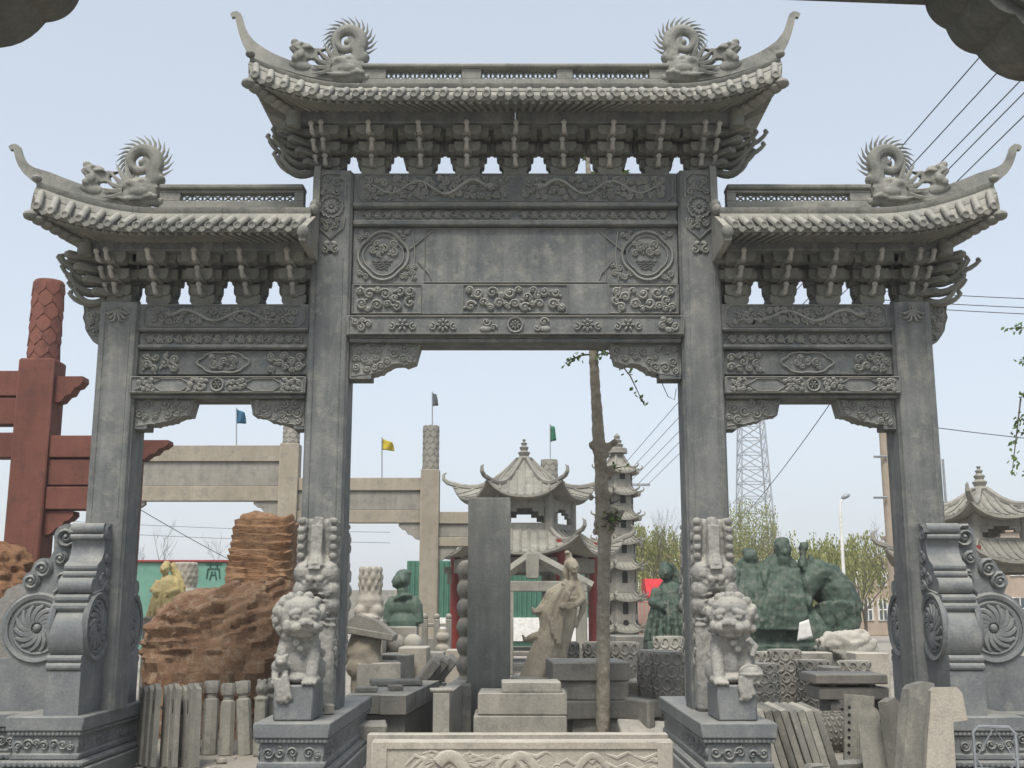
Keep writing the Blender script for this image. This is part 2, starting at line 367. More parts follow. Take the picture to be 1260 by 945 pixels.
# ------------------------------------------------------------------ the archway
YC, YF, YB = 11.45, 11.2, 11.68
ZP = .62
gate = thing('stone_archway', 'grey stone memorial archway with three bays, bracketed dragon roofs and carved beams', 'archway', (0, YC, 0), world=True)
IN0, IN1, OU0, OU1 = 1.69, 2.11, 3.83, 4.235          # pillars, inner and outer, in |x|
ZIN, ZOU = zz(210, YF), zz(372, YF)
rng = random.Random(4)
def pillar(sg, a, b, top, inner):
    m = MB(); c = .05; x0, x1 = sorted((sg * a, sg * b))
    out = [(x0 + c, YF), (x1 - c, YF), (x1 - c * .45, YF + .018), (x1 - .012, YF + c), (x1, YF + c + .012), (x1, YB - c), (x1 - c, YB), (x0 + c, YB), (x0, YB - c), (x0, YF + c + .012), (x0 + .012, YF + c), (x0 + c * .45, YF + .018)]
    m.prism(out, 'z', ZP - .01, top); m.box(x0 + .02, x1 - .02, YF + .02, YB - .02, top, top + .012, .004)
    o = m.build('pillar', GATE, gate)
    # a shallow raised field between the edge beads
    k = MB()
    for xx_ in (x0 + .075, x1 - .075): k.tube([(xx_, YF, 2.45), (xx_, YF, top - (.05 if not inner else .95))], .008, 5)
    k.build('edge_bead', GATE, o)
    cv = MB(); cx = (x0 + x1) / 2
    if inner:
        zt = top
        cv.tube([(cx - .14, 0, zt - .30), (cx - .14, 0, zt - .10), (cx - .08, 0, zt - .04), (cx + .08, 0, zt - .04), (cx + .14, 0, zt - .10), (cx + .14, 0, zt - .30)], .009, 5)
        clouds(cv, cx - .13, cx + .13, zt - .28, zt - .05, rng, .03, .05, .009, 160)
        ring(cv, cx, zt - .40, .105, .10, .011, 40, 14, .22); flower(cv, cx, zt - .40, .085, 12, .008)
        cv.tube([(cx - .14, 0, zt - .52), (cx - .13, 0, zt - .62), (cx - .06, 0, zt - .68), (cx, 0, zt - .74), (cx + .06, 0, zt - .68), (cx + .13, 0, zt - .62), (cx + .14, 0, zt - .52)], .011, 5)
        clouds(cv, cx - .12, cx + .12, zt - .66, zt - .51, rng, .025, .045, .008, 120)
        for s in (-1, 1):
            spiral(cv, cx + s * .055, zt - .86, .045, 1.2, s, PI / 2, .009); cv.ell((cx + s * .04, 0, zt - .79), (.035, .01, .022), (0, s * .5, 0))
        h = MB().lathe([(.018, 0), (.018, .01)], 10, T(cx, YF + .004, zt - .885, rx=PI / 2)); h.build('drill_hole', DARKH, o)
    else:
        flower(cv, cx, top - .1, .06, 8, .009)
        for s in (-1, 1):
            for q in (.3, .75, 1.2): cv.tube([(cx, 0, top - .08), (cx + s * .1 * math.sin(q), 0, top - .08 - .12 * math.cos(q)), (cx + s * .13 * math.sin(q + .3), 0, top - .08 - .14 * math.cos(q + .2))], [.012, .016, .004], 5)
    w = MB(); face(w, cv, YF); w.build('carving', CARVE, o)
    return o
for sg in (-1, 1):
    pillar(sg, IN0, IN1, ZIN, True); pillar(sg, OU0, OU1, ZOU, False)
def plinth(x0, x1, y0, y1, name='plinth', zt=ZP):
    m = MB()
    m.box(x0, x1, y0, y1, zt - .13, zt, .012); m.box(x0 + .05, x1 - .05, y0 + .05, y1 - .05, zt - .33, zt - .17, .01)
    m.box(x0 - .04, x1 + .04, y0 - .04, y1 + .04, 0, .18, .012); m.box(x0 + .02, x1 - .02, y0 + .02, y1 - .02, zt - .17, zt - .128, .015); m.box(x0 - .005, x1 + .005, y0 - .005, y1 + .005, .178, .24, .03); m.box(x0 + .035, x1 - .035, y0 + .035, y1 - .035, .238, zt - .32, .015)
    o = m.build(name, DRUM, gate)
    k = MB()
    for z, e, r in ((zt - .15, .02, .022), (.21, -.008, .03)):
        p = r * 1.7
        for (ax, ay, bx, by) in ((x0 + e, y0 + e, x1 - e, y0 + e), (x0 + e, y0 + e, x0 + e, y1 - e), (x1 - e, y0 + e, x1 - e, y1 - e)):
            L = math.hypot(bx - ax, by - ay); n = int(L / p)
            for i in range(n):
                t = (i + .5) / n; horiz = abs(by - ay) < 1e-6
                k.ell((ax + (bx - ax) * t, ay + (by - ay) * t, z), (r * .95, r * .5, r * .8) if horiz else (r * .5, r * .95, r * .8), None, 6, 4)
    k.build('bead_moulding', DRUM, o)
    c = MB(); clouds(c, x0 + .07, x1 - .07, zt - .31, zt - .19, rng, .03, .055, .009, 200); w = MB(); face(w, c, y0 + .05)
    for xs, rz in ((x1 - .05, PI / 2), (x0 + .05, -PI / 2)):
        c = MB(); clouds(c, .07, min(1.6, y1 - y0 - .1), zt - .31, zt - .19, rng, .03, .055, .009, 200); w.add(c.v, c.f, T(xs, y0 if rz > 0 else y0 + min(1.6, y1 - y0), 0, rz=rz))
    w.build('carving', DRUM, o); return o
for sg in (-1, 1):
    a, b = sorted((sg * 1.57, sg * 2.22)); plinth(a, b, 10.0, 12.9)
    a, b = sorted((sg * 3.86, sg * 4.56)); plinth(a, b, 10.56, 12.4)
    a, b = sorted((sg * 4.62, sg * 5.35)); plinth(a, b, 11.1, 11.8, zt=ZP - .02)
# ---- beams
def beam(x0, x1, yf, z0, z1, name='beam', mat=None, yb=None):
    return MB().box(x0, x1, yf, yb or YB - .06, z0, z1, .008).build(name, mat or GATE, gate)
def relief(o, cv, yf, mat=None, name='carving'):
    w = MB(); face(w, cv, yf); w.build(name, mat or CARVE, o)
def frame(cv, x0, x1, z0, z1, r=.009, cut=.0):
    c = cut; pts = [(x0 + c, 0, z0), (x1 - c, 0, z0), (x1, 0, z0 + c), (x1, 0, z1 - c), (x1 - c, 0, z1), (x0 + c, 0, z1), (x0, 0, z1 - c), (x0, 0, z0 + c)] if c else [(x0, 0, z0), (x1, 0, z0), (x1, 0, z1), (x0, 0, z1)]
    for i in range(len(pts)): cv.tube([pts[i], pts[(i + 1) % len(pts)]], r, 4)
def hole(o, px, py, y): 
    p = at(px, py, y); MB().lathe([(.02, 0), (.02, .012)], 10, T(p.x, y + .002, p.z, rx=PI / 2)).build('drill_hole', DARKH, o)
xi = IN0 - .004
# central bay
y = YF + .06; z0, z1 = zz(250, y), zz(213, y); o = beam(-xi, xi, y, z0, z1)
cv = MB(); dragon_relief(cv, -xi + .1, -.05, z0 + .03, z1 - .03, rng, .026, 2.2, True); dragon_relief(cv, .05, xi - .1, z0 + .03, z1 - .03, rng, .026, 2.2); frame(cv, -xi + .05, xi - .05, z0 + .015, z1 - .015, .008, .06)
relief(o, cv, y); hole(o, 487, 234, y); hole(o, 761, 236, y)
MB().box(-xi, xi, y - .045, YB - .08, zz(256, y), z0 - .001, .014).build('ledge', GATE, gate)
y = YF + .10; z0, z1 = zz(272, y), zz(256, YF + .06) - .002; o = beam(-xi, xi, y, z0, z1)
cv = MB(); vine(cv, -xi + .1, -.04, z0 + .005, z1 - .01, 15, .0095); vine(cv, .04, xi - .1, z0 + .005, z1 - .01, 15, .0095); relief(o, cv, y)
MB().box(-xi, xi, y - .055, YB - .08, zz(279, y), z0 - .001, .014).build('ledge', GATE, gate)
y = YF + .12; z0, z1 = zz(350, y), zz(279, y - .02) - .002; o = tag(beam(-xi, xi, y, z0, z1, 'name_panel'), 'plain blank name panel between two carved medallions')
cv = MB(); zm = (z0 + z1) / 2
for s in (-1, 1):
    cx = s * (xi - .32); ring(cv, cx, zm, .235, .235, .016, 44, 4, .12); ring(cv, cx, zm, .19, .19, .008, 40, 4, .12)
    clouds(cv, cx - .16, cx + .16, zm - .02, zm + .17, rng, .03, .055, .01, 200)
    for k in range(4): cv.tube([(cx - .12 + .016 * k + i * .02, 0, zm - .06 - .026 * k + .008 * math.sin(i * 1.9)) for i in range(int(12 - 1.6 * k))], .006, 5)
    flower(cv, cx - .03, zm + .06, .06, 7)
    for q in (-1, 1):
        for w_ in (-1, 1): clouds(cv, cx + q * .21 - .07, cx + q * .21 + .07, zm + w_ * .22 - .06, zm + w_ * .22 + .06, rng, .025, .04, .008, 60)
    x_ = cx - s * .30; cv.tube([(x_, 0, zm + .26), (x_ - s * .03, 0, zm), (x_, 0, zm - .26)], .008, 5)
    clouds(cv, x_ - .10, x_ + .06, zm - .26, zm - .08, rng, .025, .04, .008, 60); cv.tube([(x_ + s * .05, 0, zm + .05), (x_ - s * .2, 0, zm + .27)], [.012, .006], 5); cv.tube([(x_ - s * .06, 0, zm - .06), (x_ - s * .18, 0, zm - .2), (x_ - s * .2, 0, zm - .26)], [.01, .008, .006], 5)
frame(cv, -xi + .75, xi - .75, z0 + .02, z1 - .015, .006)
relief(o, cv, y); hole(o, 497, 308, y); hole(o, 768, 310, y)
y = YF + .10; z0, z1 = zz(387, y), zz(350, YF + .12) - .002; o = beam(-xi, xi, y, z0, z1)
cv = MB()
for a, b in ((-xi + .04, -.98), (-.52, .52), (.98, xi - .04)):
    clouds(cv, a, b, z0 + .02, z1 - .02, rng, .035, .065, .013, 500); frame(cv, a - .015, b + .015, z0 + .012, z1 - .012, .006)
relief(o, cv, y)
y = YF - .03; xe = IN0 + .02; z0, z1 = zz(412, y), zz(388, y); o = beam(-xe, xe, y, z0, z1, yb=YB - .02)
cv = MB(); zm = (z0 + z1) / 2
for s in (-1, 1):
    clouds(cv, min(s * 1.44, s * 1.66), max(s * 1.44, s * 1.66), z0 + .02, z1 - .02, rng, .03, .05, .011, 160)
    for q, n_ in ((.73, 8), (1.14, 6)):
        flower(cv, s * q, zm, .075, n_, .011)
        for k in (-1, 1): spiral(cv, s * q + k * .11, zm - .02, .04, 1.2, k, PI / 2, .009)
    spiral(cv, s * .29, zm + .03, .045, 1.2, s, 0, .01); cv.ell((s * .3, 0, zm - .04), (.06, .012, .03)); spiral(cv, s * .22, zm - .03, .035, 1.1, -s, 0, .009)
ring(cv, 0, zm, .075, rad=.012, n=22); flower(cv, 0, zm, .055, 8)
frame(cv, -xe + .03, xe - .03, z0 + .012, z1 - .012, .006); relief(o, cv, y)
y = YF; z1 = zz(412, YF - .03) - .002; z0 = zz(420, y)
m = MB(); m.box(-xi, xi, y + .01, YB - .03, z0 + .045, z1, .006); m.box(-xi, xi, y + .035, YB - .05, z0, z0 + .043, .01); m.build('beam', GATE, gate)
ZQ = z0
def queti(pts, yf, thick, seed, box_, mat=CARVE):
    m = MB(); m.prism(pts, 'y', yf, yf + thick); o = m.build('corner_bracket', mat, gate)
    c = MB(); r = random.Random(seed); x0, x1, za, zb = box_
    def inside(x, z):
        hit = False; n = len(pts)
        for i in range(n):
            (ax, az), (bx, bz) = pts[i], pts[(i + 1) % n]
            if (az > z) != (bz > z) and x < (bx - ax) * (z - az) / (bz - az) + ax: hit = not hit
        return hit
    got = []
    for k in range(500):
        x, z = r.uniform(x0, x1), r.uniform(za, zb); q = r.uniform(.03, .055)
        if all(inside(x + q * 1.0 * math.cos(a), z + q * 1.0 * math.sin(a)) for a in (0, 1, 2, 3, 4, 5)) and all((x - a) ** 2 + (z - b) ** 2 > (q + d) ** 2 * .8 for a, b, d in got): got.append((x, z, q))
    for x, z, q in got: spiral(c, x, z, q, 1.4, r.choice((-1, 1)), r.uniform(0, 6), .010)
    for i in range(len(pts)):
        a, b = Vector((pts[i][0], 0, pts[i][1])), Vector((pts[(i + 1) % len(pts)][0], 0, pts[(i + 1) % len(pts)][1])); cc = Vector((sum(p[0] for p in pts) / len(pts), 0, sum(p[1] for p in pts) / len(pts)))
        c.tube([a + (cc - a) * .08, b + (cc - b) * .08], .006, 4)
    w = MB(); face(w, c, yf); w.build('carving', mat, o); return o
def scallop(pts, k=3, bulge=.16):
    out = []
    for i in range(len(pts) - 1):
        a, b = Vector(pts[i]), Vector(pts[i + 1]); d = b - a; nn = Vector((d.y, -d.x)) * bulge
        for j in range(k): t = j / k; out.append(tuple(a + d * t + nn * 4 * t * (1 - t)))
    return out + [pts[-1]]
for s in (-1, 1):
    yq = YF + .12
    low = [(500, 449), (490, 447), (478, 451), (470, 457), (462, 459), (455, 461), (447, 462), (436, 464)]
    P = [(436, 428), (517, 428), (511, 445)] ; Q = [(xx(a, b, yq), zz(b, yq)) for a, b in P] + scallop([(xx(a, b, yq), zz(b, yq)) for a, b in low], 4, .12 )
    Q[0] = (-xi, ZQ - .002); Q[1] = (Q[1][0], ZQ - .002); Q[-1] = (-xi, Q[-1][1])
    Q = [(-s * a, b) for a, b in Q]
    o = queti(Q, yq, .24, 5 + s, (min(q[0] for q in Q), max(q[0] for q in Q), min(q[1] for q in Q), ZQ))
    a, b = sorted((s * -(-xi), s * -xx(457, 462, yq))); MB().box(a, b, yq - .01, yq + .22, zz(467, yq), zz(459, yq), .006).build('bracket_foot', GATE, o)
# side bays
for s in (-1, 1):
    xa, xb = IN1 - .01, OU0 + .004
    def bm(yf, p1, p0, name='beam', e=0.):
        a, b = sorted((s * xa, s * (xb + e))); z0, z1 = zz(p0, yf), zz(p1, yf); return beam(a, b, yf, z0, z1, name), a, b, z0, z1
    y = YF + .06; o, a, b, z0, z1 = bm(y, 374, 404)
    cv = MB(); dragon_relief(cv, a + .1, b - .1, z0 + .03, z1 - .03, rng, .024, 2.2, s > 0); frame(cv, a + .05, b - .05, z0 + .015, z1 - .015, .008, .05); relief(o, cv, y)
    if s < 0: hole(o, 340, 397, y)
    else: hole(o, 927, 397, y)
    MB().box(a, b, y - .045, YB - .08, zz(408, y), z0 - .001, .014).build('ledge', GATE, gate)
    y = YF + .10; o, a, b, z0, z1 = bm(y, 409, 425); cv = MB(); vine(cv, a + .06, (a + b) / 2 - .02, z0 + .005, z1 - .01, 8, .0095); vine(cv, (a + b) / 2 + .02, b - .06, z0 + .005, z1 - .01, 8, .0095); relief(o, cv, y)
    MB().box(a, b, y - .055, YB - .08, zz(430, y), z0 - .001, .014).build('ledge', GATE, gate)
    y = YF + .12; o, a, b, z0, z1 = bm(y, 431.5, 461); cv = MB(); zm = (z0 + z1) / 2; xm = (a + b) / 2
    for q in (a + .03, b - .43): clouds(cv, q, q + .40, z0 + .015, z1 - .015, rng, .03, .055, .012, 260)
    ring(cv, xm, zm, .235, .10, .012, 44, 6, .14); clouds(cv, xm - .15, xm + .15, zm - .08, zm + .08, rng, .03, .05, .011, 120); relief(o, cv, y)
    y = YF - .02; o, a, b, z0, z1 = bm(y, 463, 484, e=.03); cv = MB(); zm = (z0 + z1) / 2; xm = (a + b) / 2
    ring(cv, xm, zm, .062, rad=.012, n=22); flower(cv, xm, zm, .045, 6)
    for k in (-1, 1):
        clouds(cv, min(xm + k * .09, xm + k * .30), max(xm + k * .09, xm + k * .30), z0 + .015, z1 - .015, rng, .018, .03, .009, 160); e_ = xm + k * (b - a) / 2
        clouds(cv, min(e_ - k * .05, e_ - k * .26), max(e_ - k * .05, e_ - k * .26), z0 + .015, z1 - .015, rng, .018, .03, .009, 160)
        cv.tube([(xm + k * .26, 0, zm), (xm + k * .36, 0, z1 - .025), (e_ - k * .32, 0, z1 - .025), (e_ - k * .22, 0, zm), (e_ - k * .32, 0, z0 + .025), (xm + k * .36, 0, z0 + .025)], .006, 4, close=True)
    frame(cv, a + .02, b - .02, z0 + .01, z1 - .01, .006); relief(o, cv, y)
    y = YF; z1 = z0 - .002; z0 = zz(489, y); m = MB(); m.box(a + .01, b - .01, y + .01, YB - .03, z0 + .035, z1, .006); m.box(a + .01, b - .01, y + .035, YB - .05, z0, z0 + .033, .008); m.build('beam', GATE, gate)
    yq = YF + .12
    zq_ = z0
    for which in (0, 1):
        base = [(370, 575), (622, 575), (600, 635)], [(600, 635), (575, 638), (545, 645), (520, 660), (490, 667), (460, 672), (430, 681), (370, 690)]
        conv = lambda p: (xx(80 + p[0] / 3.94, 350 + p[1] / 3.94, yq), zz(350 + p[1] / 3.94, yq))
        Q = [conv(p) for p in base[0][:2]] + [conv(base[0][2])] + scallop([conv(p) for p in base[1]], 4, .12)
        Q[0] = (-xb, zq_ - .002); Q[1] = (Q[1][0], zq_ - .002); Q[-1] = (-xb, Q[-1][1])
        if which: Q = [(-(xa + xb) - q[0], q[1]) for q in Q]
        Q = [(-s * q[0], q[1]) for q in Q]
        o = queti(Q, yq, .24, 11 + s + which * 3, (min(q[0] for q in Q), max(q[0] for q in Q), min(q[1] for q in Q), zq_))
        xe_ = (xb, xb - .13) if not which else (xa, xa + .13); a_, b_ = sorted((s * xe_[0], s * xe_[1])); zf = conv((370, 690))[1]
        MB().box(a_, b_, yq - .01, yq + .22, zf - .03, zf + .025, .006).build('bracket_foot', GATE, o)
    # outward wing near the top of the outer pillar
    yw = YF + .16; W_ = [(122, 375), (103, 375), (104, 383), (102, 390), (105, 399), (106, 407), (110, 414), (115, 421), (122, 427)]
    Q = [(xx(a, b, yw), zz(b, yw)) for a, b in W_]; Q[0] = (-OU1 + .02, Q[0][1]); Q[-1] = (-OU1 + .02, Q[-1][1]); Q = [(-s * a, b) for a, b in Q]
    queti(Q, yw, .2, 30 + s, (min(q[0] for q in Q), max(q[0] for q in Q), min(q[1] for q in Q), max(q[1] for q in Q)))
# ------------------------------------------------------------------ bracket clusters
def cluster_mesh(H, wide=0, fwd=.34):
    # stepped wedge of cups and arms; origin at the middle of the beam top, front towards -y
    m = MB(); h = H / 3.75
    def cup(x, y0, y1, z, w, hh):
        m.prism([(x - w * .80, z), (x + w * .80, z), (x + w * .97, z + hh * .24), (x + w, z + hh * .32), (x + w, z + hh), (x - w, z + hh), (x - w, z + hh * .32), (x - w * .97, z + hh * .24)], 'y', y0, y1)
    cup(0, -.15, .15, 0, .125, h * .78)
    for k in range(3):
        z = h * (.66 + k * 1.0); d = (.17, .31, .46)[k]
        m.box(-.045, .045, -d - .02, .12, z - h * .1, z + h * .45, .012)
        cup(0, -d, -d + .15, z + h * .06, (.118, .135, .145)[k], h * .80)
        for j in range(1, 4):                     # arms falling back towards the wall, each wider and a little higher
            w = (.14, .17, .19)[k] + .036 * j; y0 = -d + .105 * j
            if w > .25: w = .25
            if y0 > -.06: continue
            for sx in (-1, 1): cup(sx * (w - .05), y0, y0 + .105, z + h * (.10 + .17 * j), .045, h * .72)
        w = (.155, .205, .248)[k]
        for sx in (-1, 1): cup(sx * (w - .05), -.07, .08, z + h * .08, .042, h * .82)
        m.box(-w + .03, w - .03, -.055, .06, z - h * .02, z + h * .45, .012)
    return m
def nose_mesh(H):
    m = MB(); m.tube([(0, .14, -.02), (0, .05, -.055), (0, -.005, -.055), (0, -.035, -.025), (0, -.048, .0)], [.028, .030, .028, .022, .019], 7)
    m.ell((0, -.052, .014), (.031, .033, .029), None, 8, 6); return m
HB = zz(151, 10.95) - ZIN + .03
NOSE = nose_mesh(1).mesh('nose', BRACK); 
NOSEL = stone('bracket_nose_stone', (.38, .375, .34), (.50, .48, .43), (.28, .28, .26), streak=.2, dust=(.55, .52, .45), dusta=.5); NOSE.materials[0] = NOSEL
CL = cluster_mesh(HB).mesh('bracket_cluster', BRACK)
def curl(mb, base, d, L, up, r, n=9):
    # a cloud tongue: leaves the block along d, dips and curls up at the tip
    d = Vector(d).normalized(); pts = []; rs = []
    for i in range(n):
        t = i / (n - 1); pts.append(Vector(base) + d * L * (t if t < .8 else .8 + .12 * (t - .8) / .2) + Vector((0, 0, up * (t ** 2.2) - .05 * math.sin(PI * t)))); rs.append(r * (1.25 - .7 * t))
    mb.tube(pts, rs, 6); e = pts[-1]; mb.ell(e - d * r * .6, r * .75, None, 7, 5)
def clusters(xs, zb, H, sgn_corner):
    for x in xs:
        o = link('bracket_cluster', CL, gate); o.matrix_parent_inverse = WORLD[gate.name]; o.location = (x, YC - .02, zb); o.scale = (1, 1, H / HB)
        h = H / 4.3
        for k in range(3):
            q = link('nose', NOSE, o); t = (k + 1.6) / 4; q.location = (rng.uniform(-.012, .012), -(.17, .31, .46)[k] - .05, HB / 3.75 * (1.25 + k * 1.0)); q.scale = (1, 1, HB / H); q.rotation_euler.z = rng.uniform(-.12, .12)
    for x, s in sgn_corner:
        m = MB(); c = cluster_mesh(H); m.add(c.v, c.f, T(x, YC - .02, zb))
        h = H / 4.3
        for k in range(4):
            t = (k + 1) / 4; z = zb + h * (.72 + k * .9)
            m.box(min(x, x + s * (.14 + .28 * t)), max(x, x + s * (.14 + .28 * t)), YC - .09, YC + .05, z, z + h * .5, .012)
            m.add(*(lambda b: (b.v, b.f))(MB().box(-.05, .05, -(.25 + .42 * t), .1, 0, h * .55, .014)), T(x, YC - .02, z, rz=s * R(40)))
            m.add(*(lambda b: (b.v, b.f))(MB().box(-.05, .05, -(.22 + .36 * t), .1, h * .05, h * .6, .014)), T(x, YC - .02, z, rz=s * R(62)))
            if k: m.box(min(x, x + s * (.1 + .2 * t)), max(x, x + s * (.1 + .2 * t)), YC - .1 - .30 * t, YC, z + h * .1, z + h * .62, .012)
        o = m.build('corner_bracket_cluster', BRACK, gate)
        w = MB()
        for k in range(4):
            z = zb + h * (.55 + k * .92); t = k / 3
            for ang, L in ((-4, .50), (12, .56), (28, .50)):
                a = R(ang); d = (s * math.cos(a), -math.sin(a), -.08); curl(w, (x + s * .16, YC - .1, z), d, L * (.72 + .30 * t) * rng.uniform(.88, 1.1), .09 + .08 * rng.random(), .034)
        w.build('cloud_tongues', BRACK, o)
        for k in range(3):
            for dx in (-.02, s * .12):
                q = link('nose', NOSE, o); t = (k + 1.6) / 4; q.location = (x + dx, YC - .02 - (.17, .31, .46)[k] - .05 + abs(dx) * .35, zb + H / 3.75 * (1.28 + k * 1.0)); q.rotation_euler.z = s * (.15 if abs(dx) > .05 else 0)
zb = ZIN - .015
clusters([.497 * k for k in range(-3, 4)], zb, HB, [(-1.96, -1), (1.96, 1)])
ZSB = zz(374, YF + .06); HS = zz(308, 10.95) - ZSB + .03
for s in (-1, 1): clusters([s * v for v in (2.27, 2.74, 3.21, 3.66)], ZSB, HS, [(s * 4.06, s)])
# ------------------------------------------------------------------ roofs
YE = 10.55                                    # front eave line
def tile_meshes(pitch):
    a = MB(); r = pitch * .275                 # a run of barrel tile along +y (unit length) with a round end cap facing -y
    N = 7
    vs = [(r * math.cos(PI * k / N), y_, r * math.sin(PI * k / N) * 1.0) for y_ in (0, 1) for k in range(N + 1)]
    a.add(vs, [(k, k + 1, N + 2 + k, N + 1 + k)[::-1] for k in range(N)])
    b = MB(); b.lathe([(0.0, .012), (r * .55, .012), (r * .62, .02), (r * .95, .022), (r * 1.06, .012), (r * 1.06, -.03), (0, -.03)], 12, T(0, 0, 0, rx=PI / 2))
    d = MB(); p = pitch * .5; out = [(-p * .98, .012), (-p * .55, -.018), (0, -.03), (p * .55, -.018), (p * .98, .012), (p * .80, -.022), (p * .42, -.044), (0, -.062), (-p * .42, -.044), (-p * .80, -.022)]
    d.prism(out, 'y', -.012, .012)
    return a.mesh('tile', ROOF), b.fixn_mesh('tile_cap', ROOF), d.mesh('drip_tile', ROOF)
def _fm(s, name, mat):
    me = s.mesh(name, mat); bm = bmesh.new(); bm.from_mesh(me); bmesh.ops.recalc_face_normals(bm, faces=bm.faces); bm.to_mesh(me); bm.free(); me.set_sharp_from_angle(angle=R(38)); return me
MB.fixn_mesh = _fm
TILE, CAP, DRIP = tile_meshes(.142)
def horn(mb, pts, w, hs):
    # fin running along the ridge and sweeping up: a strip of boxes lofted along pts in x-z
    N = len(pts); vs = []; fs = []
    for i, (x, z) in enumerate(pts):
        t = i / (N - 1); a = Vector(pts[min(i + 1, N - 1)]) - Vector(pts[max(i - 1, 0)]); nn = Vector((-a.y, a.x)).normalized()
        if (i == 0 and nn.y < 0) or (i and nn.dot(last) < 0): nn = -nn
        last = nn
        hh = hs[min(i, len(hs) - 1)] / 2; ww = w * (1 - .55 * t)
        for sx, sy in ((-1, -1), (1, -1), (1, 1), (-1, 1)): vs.append((x + nn.x * hh * sy, YC + ww * sx, z + nn.y * hh * sy))
    for i in range(N - 1):
        for k in range(4): fs.append((i * 4 + k, i * 4 + (k + 1) % 4, i * 4 + 4 + (k + 1) % 4, i * 4 + 4 + k))
    fs += [(0, 1, 2, 3), tuple(range(4 * N - 4, 4 * N))]
    mb.add(vs, fs)
def ridge_dragon():
    # bites the ridge towards +x, tail coils up; local origin at the ridge base under the head
    b = MB()
    b.ell((.02, 0, .14), (.19, .11, .16)); b.ell((-.1, 0, .2), (.1, .09, .09)); b.ell((-.06, 0, .1), (.14, .09, .1)); b.ell((.11, 0, .23), (.13, .085, .055), (0, -.25, 0)); b.ell((.19, 0, .27), (.05, .07, .05)); b.ell((.16, 0, .035), (.1, .075, .035), (0, .1, 0)); b.ell((.22, 0, .05), (.035, .06, .035))
    for s in (-1, 1):
        b.ell((.03, s * .075, .23), (.04, .03, .03)); b.ell((.02, s * .09, .12), (.09, .04, .05)); b.ell((-.03, s * .08, .2), (.08, .04, .035), (0, .5, 0)); b.tube([(.1, s * .07, .17), (.0, s * .1, .17), (-.1, s * .09, .21)], [.02, .025, .012], 6); b.tube([(.05, s * .09, .05), (-.1, s * .1, .04), (-.2, s * .08, .07)], [.02, .025, .008], 6)
        for k in range(5): b.ell((-.02 + .05 * k, s * .085, .07 + .012 * (k % 2)), .028, None, 7, 5)
        for k in range(4): b.tube([(.08 + .035 * k, s * .06, .19), (.085 + .035 * k, s * .065, .15)], [.012, .003], 5)
    c = (.0, .445); pts = [(.13, 0, .26)]; rs = [.085]
    N = 34; R0 = .155
    for i in range(N):
        t = i / (N - 1); a = R(-35) + t * R(470); q = R0 * (1 - .72 * t ** 1.15); pts.append((c[0] + q * math.cos(a), 0, c[1] + q * math.sin(a))); rs.append(.072 * (1 - .72 * t) + .004)
    b.tube(pts, rs, 8); b.ell((c[0], 0, c[1]), .035)
    o = sculpt('ridge_dragon', b, ROOF, None, .011, 1)
    sp = MB()
    for i in range(1, N - 12):
        p = Vector(pts[i]); cc = Vector((c[0], 0, c[1])); d = (p - cc).normalized(); tg = (Vector(pts[i + 1]) - p).normalized(); r = rs[i]
        sp.tube([p + d * r * .7, p + d * (r + .03) + tg * .035, p + d * (r + .085) + tg * .13], [.018, .014, .001], 5)
    for k in range(6):
        a = R(105 + 19 * k); p = Vector((-.06, 0, .14)); d = Vector((math.cos(a), 0, math.sin(a)))
        for s in (-1, 0, 1): sp.tube([p + d * .09 + Vector((0, s * .05, 0)), p + d * .19 + Vector((0, s * .06, .0)), p + d * .29 + Vector((-.01, s * .05, .035))], [.032, .024, .002], 5)
    me = sp.mesh('spines', ROOF)
    return o.data, me, o
DRA, SPI, _o = ridge_dragon(); bpy.data.objects.remove(_o)
def head_mesh():
    # small roof-beast head facing -x and up, fin behind
    b = MB(); b.ell((0, 0, .1), (.1, .07, .11)); b.ell((-.06, 0, .2), (.1, .07, .06), (0, .45, 0)); b.ell((-.12, 0, .25), (.05, .06, .045)); b.ell((-.09, 0, .15), (.09, .055, .03), (0, .45, 0)); b.ell((.02, 0, .24), (.07, .06, .04))
    for s in (-1, 1):
        b.ell((-.03, s * .055, .24), .026); b.tube([(.0, s * .05, .2), (.08, s * .06, .23), (.13, s * .05, .22)], [.025, .022, .006], 6); b.ell((.0, s * .07, .1), (.05, .03, .05)); b.ell((-.04, s * .06, .05), (.05, .03, .04)); b.tube([(-.13, s * .045, .2), (-.05, s * .065, .17), (.03, s * .06, .15)], .014, 5)
    b.prism([(.03, .08), (.22, .13), (.17, .18), (.24, .27), (.12, .24), (.03, .22)], 'y', -.03, .03); b.ell((.02, 0, .0), (.15, .06, .07))
    o = sculpt('beast_head', b, ROOF, None, .010, 1); me = o.data; bpy.data.objects.remove(o); return me
HEAD = head_mesh()
def lattice(mb, x0, x1, z0, z1, y0, y1, unit):
    # open ridge panel: interlaced ovals
    n = max(1, round((x1 - x0) / unit)); p = (x1 - x0) / n; zm = (z0 + z1) / 2; h = (z1 - z0) / 2; ym = (y0 + y1) / 2
    for i in range(n):
        cx = x0 + p * (i + .5)
        for s in (-1, 1): mb.tube([(cx + s * p * .5 * math.cos(a) * 1.0, ym, zm + h * math.sin(a)) for a in [-PI / 2 + PI * k / 6 for k in range(7)]], .011, 5, flat=(0, 1, 0))
        for s in (-1, 1): mb.tube([(cx - p / 2, ym, zm + s * h), (cx, ym, zm), (cx + p / 2, ym, zm + s * h)], .011, 5, flat=(0, 1, 0))
        mb.ell((cx, ym, zm), (.016, .03, .016), None, 6, 4)
